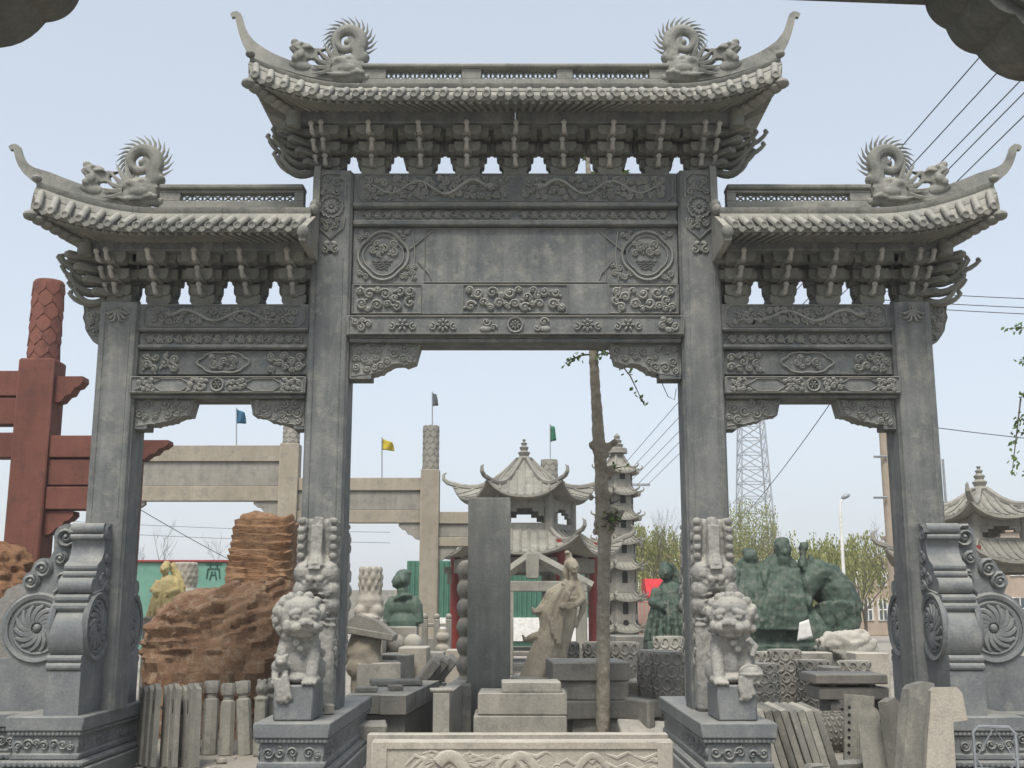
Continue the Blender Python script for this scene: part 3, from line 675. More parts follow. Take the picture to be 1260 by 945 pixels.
def roof(s, xin, xflat, xe, xr, p_eave, p_bot, p_top, p_cap, p_lat, p_arch, panels, main):
    """One roof. xin: inner end (negative of xe for the main roof). Ends swept up beyond xflat to xe (eave) / xr (ridge)."""
    zE = zz(p_eave, YE); yb = 10.88; zB0, zB1 = zz(p_bot, yb), zz(p_top, yb); dE, dR = (zz(p_eave - 27, YE) - zE), (zz(p_bot - 34, yb) - zB0)
    def sw(x, lim):
        a = abs(x); 
        if main is False and (x * s) < xflat: return 0.
        return 0. if a < xflat else ((a - xflat) / (lim - xflat))
    lift = lambda x: dE * min(1.05, sw(x, xe)) ** 1.9
    liftr = lambda x: dR * min(1.05, sw(x, xr)) ** 1.75
    X0, X1 = (-xe, xe) if main else ((s * xin, s * xe) if s > 0 else (-xe, -xin))
    def rx(x):                                # ridge x above an eave x: the ridge overhangs at the swept ends
        k = sw(x, xe); return x + (xr - xe) * max(0., k) * (1 if x > 0 else -1)
    N = 64; top = MB(); n_ = N
    def eave(x, back=False): return Vector((x, YE if not back else YC + .55, zE + lift(x)))
    def rid(x, back=False): q = rx(x); return Vector((q, yb if not back else 2 * YC - yb, zB0 + liftr(q)))
    for back in (False, True):
        top.grid(lambda u, v: (lambda a, b: a + (b - a) * v + Vector((0, 0, -.05 * math.sin(PI * v))))(eave(X0 + (X1 - X0) * u, back), rid(X0 + (X1 - X0) * u, back)), N, 4)
    # eave edge board and closing under-surface (soffit) down to the architrave
    zA1, zA0 = zz(p_arch[0], 10.95), zz(p_arch[1], 10.95); YA = 10.95
    xa0 = X0 + .40 if (main or s < 0) else X0; xa1 = X1 - .40 if (main or s > 0) else X1
    if not main:
        xa0, xa1 = (X0 + .42, X1) if s < 0 else (X0, X1 - .42)
    def soff(x, back=False):
        t = (x - X0) / (X1 - X0); q = xa0 + (xa1 - xa0) * t; return Vector((q, YA if not back else YC + .30, zA1 - .004))
    for back in (False, True):
        top.grid(lambda u, v: (lambda a, b: a + (b - a) * v)(eave(X0 + (X1 - X0) * u, back) - Vector((0, 0, .055)), soff(X0 + (X1 - X0) * u, back)), N, 3)
        top.grid(lambda u, v: eave(X0 + (X1 - X0) * u, back) - Vector((0, 0, .055 * v)), N, 1)
    for xe_ in ([X0, X1]):                    # ends: gable face above, curved flare below
        swept = main or (abs(xe_) > xin + .1)
        top.grid(lambda u, v: (lambda a, b: a + (b - a) * u)(eave(xe_) + (rid(xe_) - eave(xe_)) * v, eave(xe_, True) + (rid(xe_, True) - eave(xe_, True)) * v), 6, 4)
        top.grid(lambda u, v: (lambda a, b: a + (b - a) * u)(eave(xe_) - Vector((0, 0, .055 * v)), eave(xe_, True) - Vector((0, 0, .055 * v))), 6, 1)
        lo = Vector((0, 0, .055))
        top.grid(lambda u, v: (lambda a, b: a + (b - a) * u)((eave(xe_) - lo) + (soff(xe_) - eave(xe_) + lo) * v, (eave(xe_, True) - lo) + (soff(xe_, True) - eave(xe_, True) + lo) * v), 6, 4)
    ro = top.fixn('roof', ROOF, gate)
    # rafters under the eave, fanned at the swept corner
    m = MB(); n = int((X1 - X0) / .088)
    for i in range(n + 1):
        x = X0 + (X1 - X0) * i / n; a, b = eave(x) - Vector((0, -.02, .06)), soff(x) - Vector((0, 0, .008)); m.tube([a, b], .026, 6)
    for xe_ in [X0, X1]:
        if main or abs(xe_) > xin + .1:
            sg = 1 if xe_ > 0 else -1
            for k in range(9):
                t = k / 16; a = eave(xe_).lerp(eave(xe_, True), t) - Vector((sg * .02, 0, .06)); b = soff(xe_).lerp(soff(xe_, True), t) - Vector((0, 0, .01)); m.tube([a, b], .026, 6)
            for k in range(4):                # stepped corner timbers under the hip
                a = eave(xe_) - Vector((0, 0, .08 + .03 * k)); b = soff(xe_) - Vector((0, 0, .02 + .02 * k)); q = a.lerp(b, .03 + .2 * k); m.tube([q, b], [.045 - .004 * k, .045], 6)
            for k in range(7): t = .06 + .15 * k; m.ell((eave(xe_) - Vector((0, 0, .1))).lerp(soff(xe_) - Vector((0, 0, .06)), min(t, 1)) + Vector((sg * .02, -.02, 0)), (.075, .08, .05), None, 8, 6)
            e = eave(xe_) - Vector((sg * .01, -.02, .10)); m.ell(e, (.05, .05, .055))
    m.build('rafters', BRACK, ro)
    # architrave
    m = MB(); a0, a1 = (xa0 + .02, xa1 - .02); mid = (a0 + a1) / 2 + (.25 if not main else 0)
    for p, q in ((a0, mid - .002), (mid + .002, a1)): MB().box(p, q, YA, YC + .30, zA0, zA1, .012).build('architrave', GATE, gate)
    for xe_, sg in ((a0, -1), (a1, 1)):
        if main or abs(xe_) > xin + .1: MB().tube([(xe_ + sg * .03, YA - .02, zA1 - .02), (xe_ + sg * .03, YA - .02, zA0 - .06)], .075, 10).build('corner_post', BRACK, gate)
    # tiles
    n = round((X1 - X0) / .142)
    for i in range(n):
        x = X0 + (X1 - X0) * (i + .5) / n; a, b = eave(x) + Vector((0, -.01, .0)), rid(x); d = b - a
        t = link('tile', TILE, ro); t.location = a + Vector((0, 0, .005)); L = d.length; t.rotation_euler = (math.atan2(d.z, d.y), 0, -math.atan2(d.x, d.y)); t.scale = (1, L, 1)
        c = link('tile_cap', CAP, ro); c.location = a + Vector((0, -.012, .004)); c.rotation_euler = (rng.uniform(-.08, .08), 0, 0)
    for i in range(1, n):
        x = X0 + (X1 - X0) * i / n
        c = link('drip_tile', DRIP, ro); c.location = eave(x) + Vector((0, -.012, .0)); dz = lift(min(max(x + .03, X0), X1)) - lift(min(max(x - .03, X0), X1)); c.rotation_euler = (.12, -math.atan2(dz, .06), 0)
    # ridge base band, swept up with the ridge
    cuts = [X0 + (X1 - X0) * k / (5 if main else 3) for k in range((5 if main else 3) + 1)]
    for k in range(len(cuts) - 1):
        m = MB(); a, b = rx(cuts[k]) + .0015, rx(cuts[k + 1]) - .0015; M_ = 14
        prof = [(-.02, 0.), (0, 0), (.012, .25), (.05, .6), (.035, .78), (.03, 1.), (.5, 1.), (.5, 0)]
        hb = zB1 - zB0
        vs = []; P_ = len(prof)
        for i in range(M_ + 1):
            x = a + (b - a) * i / M_
            for dy, dz in prof: vs.append((x, yb + dy, zB0 + liftr(x) + hb * dz - .01))
        m.add(vs, [(i * P_ + j, i * P_ + (j + 1) % P_, (i + 1) * P_ + (j + 1) % P_, (i + 1) * P_ + j) for i in range(M_) for j in range(P_)] + [tuple(range(P_)), tuple(M_ * P_ + j for j in range(P_))]); m.fixn('ridge_base', ROOF, ro)
    # ridge wall with open panels
    zC1 = zz(p_cap[0], YC - .1); zC0 = zz(p_cap[1], YC - .1); zL1 = zz(p_lat[0], YC - .06); zL0 = zz(p_lat[1], YC - .06); zb_ = zz(p_top, YC) - .12
    xs = [p for p in panels]; q0, q1 = xs[0][2], xs[-1][3]
    m = MB(); m.box(q0, q1, YC - .10, YC + .10, zC0, zC1, .014); m.build('ridge_cap', ROOF, ro)
    m = MB(); m.box(q0, q1, YC - .06, YC + .06, zb_, zL0, .006); m.box(q0, q1, YC - .06, YC + .06, zL1, zC0, .006)
    solid = []; cur = q0
    for (l0, l1, _, _) in xs: solid.append((cur, l0)); cur = l1
    solid.append((cur, q1))
    for a, b in solid:
        if b - a > .02: m.box(a, b, YC - .058, YC + .058, zL0 - .002, zL1 + .002, .006)
    m.build('ridge_wall', ROOF, ro)
    for (l0, l1, _, _) in xs:
        m = MB(); lattice(m, l0, l1, zL0, zL1, YC - .04, YC + .04, .105); m.build('lattice_panel', ROOF, ro)
    # horn, dragon, beast head on each swept end
    for sg in ((-1, 1) if main else (s,)):
        xrc = xr * 1.045
        xd = abs(xx(*( (427, 60) if main else (174, 220)), YC)); zt = lambda x: zz(p_top, YC) - .02 + liftr(sg * x * xr / xrc) * 1.05
        m = MB(); pts = []
        for k in range(9):
            x = xd - .05 + (xrc - .22 - xd + .05) * k / 8; pts.append((x, zt(x) + .045))
        tip = ((288, 20), (16, 183))[0 if main else 1]; tp = at(*tip, YC); tx, tz = abs(tp.x), tp.z; bx, bz = pts[-1]
        c0 = Vector((bx, bz)); c3 = Vector((tx - .05, tz)); sl = (Vector(pts[-1]) - Vector(pts[-2])).normalized(); c1 = c0 + sl * .22; c2 = c3 - Vector((.07, .30))
        for k in range(1, 13):
            t = k / 12; q = c0 * (1 - t) ** 3 + c1 * 3 * t * (1 - t) ** 2 + c2 * 3 * t * t * (1 - t) + c3 * t ** 3; pts.append((q.x, q.y))
        pts += [(tx - .03, tz + .015), (tx, tz + .012), (tx + .03, tz - .004)]
        hs = [.12] * 7 + [.13, .14, .15, .155, .155, .15, .14, .125, .115, .10, .09, .08, .075, .07, .065, .06, .045]
        horn(m, [(sg * a, b) for a, b in pts], .055, hs); m.fixn('ridge_horn', ROOF, ro)
        MB().ell((sg * (xr - .01), yb + .02, zB1 + liftr(sg * xr)), (.05, .06, .035)).build('horn_knob', ROOF, ro)
        d = link('ridge_dragon', DRA, ro); d.location = (sg * xd, YC - .02, zt(xd) - .01); k = 1.06 if main else 1.1; d.scale = (-sg * k, k, k)
        q = link('spines', SPI, ro); q.location = d.location; q.scale = d.scale
        hx = abs(xx(*((368, 75) if main else (112, 230)), YC)); h = link('beast_head', HEAD, ro); h.location = (sg * hx, YC - .03, zt(hx) + .09); h.scale = (-sg * .95, .95, .95); h.rotation_euler = (0, -sg * .28, 0)
    return ro
X = lambda p: xx(p, 90, YC - .06)
roof(0, 0, 1.72, 2.66, 2.75, 117, 112, 99.5, (77, 82), (84.5, 96.5), (134, 151), [(X(475), X(568), X(446), X(640)), (X(592), X(685), 0, 0), (X(705), X(799), X(640), X(823))], True)
for s in (-1, 1):
    Xs = lambda p: -xx(p, 240, YC - .06) * s
    a, b = sorted((Xs(222), Xs(362))); c, d = sorted((Xs(196), Xs(374)))
    roof(s, 2.06, 3.66, 4.72, 4.85, 278.5, 270, 252.5, (226, 232), (237, 247), (295, 308), [(a, b, c, d)], False)
    # end board where the lower roof meets the tall pillar
    m = MB(); P = [(YE - .06, zz(296, 10.5)), (YE - .08, zz(281, 10.5)), (11.12, zz(262, 11.1)), (11.14, zz(250, 11.1)), (11.17, zz(228, 11.15)), (11.16, zz(207, 11.15)), (11.20, zz(204, 11.2)), (11.22, zz(230, 11.2)), (11.62, zz(250, 11.2)), (11.62, zz(296, 10.5))]
    m.prism(P, 'x', s * 2.02, s * 2.085); q = m.fixn('end_board', ROOF, gate)
    w = MB()
    for k in range(3): w.tube([(s * (2.085 + .0), YE - .05 + .18 * k, zz(286, 10.5) + .08 * k), (s * 2.10, YE + .06 + .18 * k, zz(280, 10.5) + .1 * k), (s * 2.085, YE + .12 + .18 * k, zz(286, 10.5) + .1 * k)], .03, 6)
    w.ell((s * 2.05, 11.1, zz(255, 11.1)), (.06, .08, .08)); w.ell((s * 2.05, 11.02, zz(262, 11.1)), (.055, .08, .06)); w.ell((s * 2.05, YE - .05, zz(285, 10.5)), (.06, .06, .07)); w.build('carving', ROOF, q)
# ------------------------------------------------------------------ drum stones bracing the outer pillars
def roll(t, z0, z1, n=5): 
    r = (z1 - z0) / 2; return [(t - r * .9 + r * .9 * math.cos(-PI / 2 + PI * k / n), (z0 + z1) / 2 + r * math.sin(-PI / 2 + PI * k / n)) for k in range(n + 1)]
def drum_front(sg, x0, x1, yface, d):
    # profile in (distance out from the pillar, height); d=-1 towards the camera, +1 behind the gate
    arc = [(.44 + .15 * math.cos(R(-62 + 124 * k / 10)), 1.34 + .215 * math.sin(R(-62 + 124 * k / 10))) for k in range(11)]
    out = [(0, ZP), (.58, ZP), (.58, 1.01), (.55, 1.012)] + roll(.605, 1.015, 1.085) + roll(.595, 1.087, 1.15) + arc + roll(.54, 1.545, 1.62) + roll(.52, 1.622, 1.695) + roll(.47, 1.70, 1.85, 7) + roll(.37, 1.855, 1.915) + roll(.345, 1.918, 1.985) + [(.31, 1.99), (.25, 2.02), (.205, 2.08), (.19, 2.15), (.20, 2.21)] + roll(.25, 2.215, 2.27) + roll(.255, 2.272, 2.375, 7) + [(0, 2.375)]
    m = MB(); m.prism([(yface + d * a, b) for a, b in out], 'x', x0, x1); o = m.build('drum_stone', DRUM, gate, 30)
    for xs, rz in ((x0, -PI / 2), (x1, PI / 2)):
        w = MB(); cy = yface + d * .27; swirl_disc(w, .33, .020, T(xs, cy, 1.40, rz=rz)); w.build('swirl_disc', DRUM, o)
        c = MB(); spiral(c, 0, 0, .085, 1.6, 1, 0, .018); w = MB(); w.add(c.v, c.f, T(xs, yface + d * .15, 2.28, rz=rz))
        c = MB()
        for (a, b, r) in ((.12, 2.05, .06), (.10, 1.92, .055), (.25, 1.84, .06), (.09, 1.78, .05)): spiral(c, a, b, r, 1.3, 1, 2, .016)
        c.tube([(.03, 0, 2.2), (.07, 0, 2.0), (.05, 0, 1.85), (.2, 0, 1.74), (.42, 0, 1.70)], .014, 5); c.tube([(.02, 0, 1.1), (.03, 0, 1.7)], .012, 5)
        w.add(c.v, c.f, Matrix(((0, 1 if rz < 0 else -1, 0, xs), (d, 0, 0, yface), (0, 0, 1, 0), (0, 0, 0, 1)))); w.fixn('side_scrolls', DRUM, o)['kind'] = 'stuff'
    return o
def drum_side(sg):
    yf, yb = YF + .10, YF + .42; z0 = ZP - .02
    cx, cz, r = 4.64, 1.38, .36
    disc = [(cx + r * math.cos(R(a)), cz + r * math.sin(R(a))) for a in range(-52, 78, 10)]
    def arcs(c, r, a0, a1, n=6): return [(c[0] + r * math.cos(R(a0 + (a1 - a0) * k / n)), c[1] + r * math.sin(R(a0 + (a1 - a0) * k / n))) for k in range(n + 1)]
    up = arcs((4.73, 1.83), .095, -40, 75) + arcs((4.63, 1.95), .105, 10, 120) + [(4.54, 2.12)] + arcs((4.42, 2.26), .13, -20, 130) + [(4.22, 2.38), (4.20, 2.30)]
    out = [(4.20, z0), (5.25, z0), (5.25, .99), (5.12, 1.0), (5.12, 1.07), (5.02, 1.09)] + disc + up
    m = MB(); m.prism([(sg * a, b) for a, b in out], 'y', yf, yb); o = m.build('drum_stone', DRUM, gate, 30)
    for yy, rz in ((yf, 0), (yb, PI)):
        w = MB(); swirl_disc(w, .345, .022, T(sg * cx, yy, cz, rz=rz, s=(sg if rz == 0 else -sg, 1, 1))); w.fixn('swirl_disc', DRUM, o)
        c = MB()
        for (a, b, q) in ((4.42, 2.26, .115), (4.63, 1.95, .09), (4.73, 1.83, .08), (4.46, 2.05, .06), (4.42, 1.86, .07), (5.07, 1.04, .05)): spiral(c, sg * a, b, q, 1.7, sg, 1.2, .018)
        c.tube([(sg * 4.28, 0, 2.2), (sg * 4.36, 0, 2.02), (sg * 4.36, 0, 1.85), (sg * 4.5, 0, 1.72)], .018, 5); c.tube([(sg * 4.26, 0, 2.0), (sg * 4.29, 0, 1.7), (sg * 4.36, 0, 1.5)], .014, 5)
        w = MB(); face(w, c, yy); w.build('cloud_scrolls', DRUM, o)
for sg in (-1, 1):
    a, b = sorted((sg * 3.945, sg * 4.26)); drum_front(sg, a, b, YF + .02, -1); drum_front(sg, a, b, YB - .02, 1); drum_side(sg)
# ------------------------------------------------------------------ carved beasts climbing the front and back of the inner pillars
BEAD = MB().ell((0, 0, 0), (.040, .036, .036), None, 9, 6).mesh('bead', LION)
def climber(sg, d):
    cx = sg * 1.90; y0 = YF + .03 if d < 0 else YB - .03
    b = MB(); M = T(cx, y0, 0, rz=0 if d < 0 else PI)
    b.box(-.19, .19, -.22, .0, ZP, 1.5, .03); b.box(-.19, .19, -.17, .02, 1.4, 2.42, .03)
    b.ell((0, -.16, 1.88), (.2, .16, .2)); 
    for s in (-1, 1):
        b.ell((s * .12, -.2, 1.90), (.1, .12, .11)); b.ell((s * .13, -.19, 1.74), (.1, .12, .1)); b.ell((s * .14, -.17, 1.60), (.09, .12, .1)); b.ell((s * .045, -.32, 1.84), (.04, .035, .035)); b.ell((s * .05, -.27, 1.78), (.07, .05, .05))
        b.tube([(s * .155, -.16, 2.0), (s * .15, -.20, 2.15), (s * .15, -.20, 2.3), (s * .13, -.15, 2.42)], [.05, .045, .045, .04], 7)
    b.tube([(0, -.26, 1.95), (0, -.21, 2.1), (0, -.19, 2.3), (0, -.14, 2.42)], [.1, .065, .06, .06], 8)
    for k in range(5): b.tube([(-.05 + .025 * k, -.345, 1.93), (-.045 + .022 * k, -.27, 2.08), (-.05 + .025 * k, -.25, 2.36)], .012, 5)
    for s in (-1, 1):
        for k in range(7): b.tube([(s * .03, -.30 + .012 * k, 1.76 - .05 * k), (s * .12, -.29 + .01 * k, 1.74 - .055 * k), (s * .20, -.2, 1.77 - .06 * k)], [.012, .017, .008], 5)
        b.tube([(s * .09, -.29, 1.97), (s * .19, -.25, 1.93), (s * .21, -.2, 1.83)], [.012, .022, .01], 6); b.tube([(s * .02, -.33, 1.80), (s * .09, -.30, 1.80), (s * .15, -.26, 1.84)], [.012, .018, .008], 6)
    q = MB(); q.add(b.v, b.f, M); o = sculpt('pillar_beast', q, LION, gate, .011, 1, .006, 22)
    for s in (-1, 1):
        for k in range(5):
            q = link('bead', BEAD, o); q.matrix_local = M @ Matrix.Translation((s * .155, -.235 + .008 * abs(k - 2), 2.06 + k * .083))
    c = MB(); clouds(c, .02, .2, 1.0, 2.3, rng, .04, .06, .014, 200)
    for xs, rz in ((.19, PI / 2), (-.19, -PI / 2)):
        q = MB(); q.add(c.v, c.f, M @ T(xs, -.22 if rz > 0 else -.0, 0, rz=rz)); q.build('side_scrolls', LION, o)
for sg in (-1, 1): climber(sg, -1); climber(sg, 1)
# ------------------------------------------------------------------ seated lions
def lion(sg):
    lab = ('seated stone lion with a cub under its paw, on a block before the archway', 'seated stone lion with a ribboned ball under its paw, on a block before the archway')[0 if sg < 0 else 1]
    ob = thing('stone_lion', lab, 'lion statue', (sg * 1.915, 10.42, ZP), 0, 'guardian lions of the archway')
    m = MB(); m.box(-.17, .17, -.27, .27, 0.002, .30, .012); m.build('block', DRUM, ob)
    b = MB(); zb = .29
    def E(x, y, z, a, bb, c, rot=None): b.ell((x, y, zb + z), (a, bb, c), rot, 14, 10)
    E(0, .10, .2, .17, .17, .2); E(0, .02, .34, .15, .14, .2); E(0, -.05, .36, .135, .12, .14); E(0, .0, .06, .17, .24, .06); E(0, -.06, .18, .11, .11, .17)
    for s in (-1, 1):
        E(s * .13, .06, .12, .07, .14, .12); E(s * .13, -.12, .05, .06, .1, .045)
        b.tube([(s * .1, -.05, zb + .38), (s * .125, -.12, zb + .24), (s * .12, -.17, zb + .06)], [.07, .055, .05], 10); E(s * .12, -.215, .035, .06, .07, .035)
        for k in range(4): E(s * .12 + (k - 1.5) * .03, -.275, .028, .017, .03, .022)
    yw = .35 * -sg * -1 if sg < 0 else -.22
    hb = MB()
    def H(x, y, z, a, bb, c, rot=None): hb.ell((x, y, z), (a, bb, c), rot, 14, 10)
    H(0, 0, 0, .16, .155, .165); H(0, -.12, -.055, .115, .08, .07); H(0, -.11, -.115, .085, .06, .035); H(0, -.195, -.02, .045, .03, .028); H(0, -.02, .08, .13, .13, .08)
    for s in (-1, 1):
        H(s * .065, -.13, .05, .055, .035, .03, (0, s * .35, 0)); H(s * .065, -.15, .015, .028, .02, .022); H(s * .06, -.175, -.06, .05, .035, .035); H(s * .03, -.215, -.028, .018, .015, .015); H(s * .15, -.02, .03, .03, .05, .06, (0, s * .3, 0)); H(s * .11, -.1, -.06, .04, .05, .05)
        hb.tube([(s * .02, -.19, -.05), (s * .075, -.175, -.085), (s * .10, -.13, -.075)], [.016, .02, .012], 6)
    for k in range(60):
        t = random.Random(k * 7 + 3); a = 2 * PI * k / 15.3; ring_ = k // 15
        rr_ = .165 - .012 * ring_; yy = .0 + .06 * ring_
        q = .036
        hb.ell((rr_ * math.cos(a) * 1.03, yy, rr_ * math.sin(a) * 1.05 - .0), q * t.uniform(.85, 1.15), None, 8, 6)
    b.add(hb.v, hb.f, T(0, -.10, zb + .585, s=1.12, rx=R(6), rz=R(24) if sg < 0 else R(-14)))
    for k in range(9):
        a = PI * (k / 8 - .5); b.ell((.13 * math.sin(a), -.06 - .1 * math.cos(a), zb + .44 - .05 * math.cos(a)), .03, None, 8, 6)
    b.ell((0, -.2, zb + .36), (.035, .03, .035)); b.ell((.03, -.2, zb + .31), (.03, .025, .03))
    if sg < 0:
        b.ell((-.13, -.16, zb + .16), (.075, .1, .07)); b.ell((-.11, -.25, zb + .21), (.05, .05, .05)); b.ell((-.11, -.295, zb + .20), (.028, .025, .022)); b.ell((-.15, -.24, zb + .255), .02); b.ell((-.07, -.24, zb + .255), .02)
        b.tube([(-.16, -.2, zb + .12), (-.15, -.27, zb + .05)], [.035, .03], 7); b.tube([(-.08, -.22, zb + .12), (-.07, -.28, zb + .06)], [.03, .025], 7)
        rb = [(-.12, -.275, zb + .04), (-.10, -.29, zb - .05), (-.085, -.285, zb - .13), (-.06, -.28, zb - .16)]
    else:
        b.ell((.12, -.24, zb + .1), .085, None, 14, 10)
        for k in range(3): b.tube([(.12 + .088 * math.cos(a), -.24 + .088 * math.sin(a) * math.cos(k * 1.05), zb + .1 + .088 * math.sin(a) * math.sin(k * 1.05)) for a in [2 * PI * i / 16 for i in range(16)]], .012, 5, close=True)
        rb = [(.06, -.28, zb + .06), (.05, -.29, zb - .04), (.07, -.285, zb - .11), (.04, -.28, zb - .14)]
        b.tube([(.10, -.25, zb + .4), (.16, -.24, zb + .33), (.13, -.26, zb + .25)], [.03, .035, .02], 7)
    for dx in (-.02, .02, .05): b.tube([(x + dx, y_, z + abs(dx)) for x, y_, z in rb], [.03, .028, .03, .015], 7)
    for k in range(14):
        t = random.Random(k); b.ell((t.choice((-1, 1)) * .15, t.uniform(-.02, .2), zb + t.uniform(.08, .3)), (.03, .04, .035), None, 8, 6)
    b.v = [(x * 1.1, y_, z) for x, y_, z in b.v]
    bo = sculpt('body', b, LION, ob, .0075, 0, .003, 36)
    w = MB()
    Hm = T(0, -.10, zb + .585, s=1.12, rx=R(6), rz=R(24) if sg < 0 else R(-14))
    for s in (-1, 1): w.ell((s * .065, -.169, .018), (.013, .008, .011), None, 8, 6, M=Hm)
    w.build('pupils', SLATE, ob)
for sg in (-1, 1): lion(sg)
# ------------------------------------------------------------------ the archway overhead, nearest to the camera
fg = thing('stone_archway', 'dark scalloped stone archway close overhead, its beam and corner brackets cut by the picture edge', 'archway', (0, 3.0, 0), R(4))
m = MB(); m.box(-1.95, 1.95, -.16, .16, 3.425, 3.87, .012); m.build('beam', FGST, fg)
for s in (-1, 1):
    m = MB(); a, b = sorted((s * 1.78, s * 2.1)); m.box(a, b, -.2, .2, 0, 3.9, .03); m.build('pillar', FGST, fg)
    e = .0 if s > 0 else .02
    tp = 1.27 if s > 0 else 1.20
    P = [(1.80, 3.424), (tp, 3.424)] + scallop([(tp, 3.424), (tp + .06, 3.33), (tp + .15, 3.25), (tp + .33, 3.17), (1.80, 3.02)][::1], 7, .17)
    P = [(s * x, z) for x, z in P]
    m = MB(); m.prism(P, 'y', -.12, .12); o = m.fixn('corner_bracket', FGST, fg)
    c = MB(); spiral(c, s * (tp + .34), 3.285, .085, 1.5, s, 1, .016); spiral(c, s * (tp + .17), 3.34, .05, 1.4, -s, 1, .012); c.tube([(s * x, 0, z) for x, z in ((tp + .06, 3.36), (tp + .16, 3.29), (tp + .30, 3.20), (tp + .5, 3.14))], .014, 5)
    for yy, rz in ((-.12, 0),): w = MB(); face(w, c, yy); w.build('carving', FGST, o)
# ------------------------------------------------------------------ loose stones of the yard
def jit(mb, rng, a): mb.v = [(x + rng.uniform(-a, a), y + rng.uniform(-a, a), z + rng.uniform(-a, a)) for x, y, z in mb.v]
jr = random.Random(21)
def block(name, label, cat, w, d, h, loc, rz=0., mat=None, rot=None, group=None, c=.012, j=.004):
    m = MB(); m.box(-w / 2, w / 2, -d / 2, d / 2, 0, h, c); jit(m, jr, j); o = m.build(name, mat or YARD, None, 30)
    o.location = loc; o.rotation_euler = rot or (0, 0, rz); return tag(o, label, cat, group)
# carved dragon panel laid across the opening, a plainer one behind it
Y = 9.72; x0, x1 = xx(457, 912, Y), xx(828, 912, Y); zt = zz(911, Y)
o = thing('dragon_relief_stone', 'pale carved stone panel with a winding dragon lying across the opening', 'stone panel', ((x0 + x1) / 2, Y, 0), world=True)
m = MB(); m.box(x0, x1, Y, Y + .12, 0.002, zt, .012); m.build('slab', PALE, o)
c = MB(); m = MB(); m.box(x0 + .01, x0 + .13, Y - .018, Y + .02, .01, zt - .012, .006); m.box(x1 - .13, x1 - .01, Y - .018, Y + .02, .01, zt - .012, .006); m.box(x0 + .128, x1 - .128, Y - .016, Y + .02, zt - .07, zt - .01, .006); m.build('border', PALE, o)
N = 60; bp = [(x0 + .55 + (x1 - x0 - .95) * i / (N - 1), 0, zt - .26 + .14 * math.sin(i / (N - 1) * 2.6 * 2 * PI + .6)) for i in range(N)]
c.tube(bp, [.055 * (1.05 - .6 * i / N) for i in range(N)], 8); spiral(c, x0 + 1.12, zt - .24, .12, 1.2, 1, 0, .03)
dr = random.Random(2)
for k in range(46):
    x = dr.uniform(x0 + .2, x1 - .22); z = zt - dr.uniform(.1, .42); L = dr.uniform(.12, .3); s_ = dr.choice((-1, 1)); c.tube([(x, 0, z), (x + L * .35, 0, z + s_ * .03), (x + L * .7, 0, z - s_ * .012), (x + L, 0, z + s_ * .03)], [.008, .02, .016, .002], 6)
for k in range(10): spiral(c, x0 + .3 + k * (x1 - x0 - .6) / 9 + dr.uniform(-.05, .05), zt - dr.uniform(.12, .3), dr.uniform(.03, .05), 1.3, dr.choice((-1, 1)), dr.uniform(0, 6), .010)
for k in range(10): c.tube([(x0 + .28 + .04 * k, 0, zt - .2 - .03 * (k % 3)), (x0 + .36 + .06 * k, 0, zt - .12 - .02 * (k % 2)), (x0 + .5 + .07 * k, 0, zt - .17 - .02 * (k % 4))], [.012, .02, .004], 6)
w = MB(); w.add(c.v, c.f, Matrix.Translation((0, Y + .002, 0)) @ Matrix.Diagonal((1, .7, 1, 1))); w.build('carving', PALE, o)
Y2 = 9.98; a, b = xx(452, 904, Y2), xx(822, 904, Y2)
o = block('stone_slab', 'plain pale stone panel standing close behind the dragon panel', 'stone panel', b - a, .11, zz(903, Y2), ((a + b) / 2, Y2 + .05, 0.002), R(.4), PALE)
# stone frames and slabs leaning beside the left plinth
SL = []
ORD = ('nearest', 'second from', 'third from', 'fourth from', 'fifth from', 'sixth from', 'seventh from', 'eighth from')
def frame_slab(i, px, py, Y, lean, rz, h, w, notch):
    m = MB(); t = .028
    out = [(-w / 2, 0), (w / 2, 0), (w / 2, h - notch * .9), (w * .1, h - notch * .1), (-w * .12, h - notch * 1.3), (-w / 2, h)]
    m.prism(out, 'y', -t, t); jit(m, jr, .002)
    p = at(px, py, Y); o = thing('notched_slab', 'grey notched stone slab, %s the left outer plinth in the leaning row' % ORD[i], 'stone slab', (p.x, Y, .002), 0, 'stone slabs leaning beside the left outer plinth', rot=(R(-5), R(lean), R(rz)))
    m.build('slab', SLATE, o)
    if i % 3 == 0 or i > 5: MB().box(w * .12, w * .28, -t - .004, t + .004, h * .62, h * .8, .01).build('slot', DARKH, o); MB().box(w * .14, w * .26, -t - .004, t + .004, h * .08, h * .2, .01).build('slot', DARKH, o)
k = 0
for g_i, px in enumerate((181, 206, 232)):
    for j in range(3 if g_i != 1 else 2): frame_slab(k, px + (5 - 7 * j), 930, 11.85 + .085 * j, -13 + g_i, -56 + 5 * g_i, .84 - .02 * j, .19, .09); k += 1
def post_mesh():
    m = MB(); m.lathe([(.085, 0), (.085, .53), (.078, .56), (.058, .575), (.058, .615), (.078, .625), (.086, .65), (.086, .74), (.078, .755), (0, .757)], 8); return m.mesh('baluster_post', YARD, 30)
PM = post_mesh()
for i, px in enumerate((238, 257, 279, 301)):
    p = at(px, 905, 12.9); o = link('baluster_post', PM); o.location = (p.x, 12.9 + .05 * (i % 2), .002); o.rotation_euler = (R(-4 - i % 2), R((i % 3 - 1) * 1.5), .3 * i); o.scale = (1, 1, 1 + .03 * (i % 2))
    tag(o, 'octagonal stone baluster post, %s the notched slabs in its row' % ORD[i], 'stone post', 'octagonal baluster posts before the red boulder')
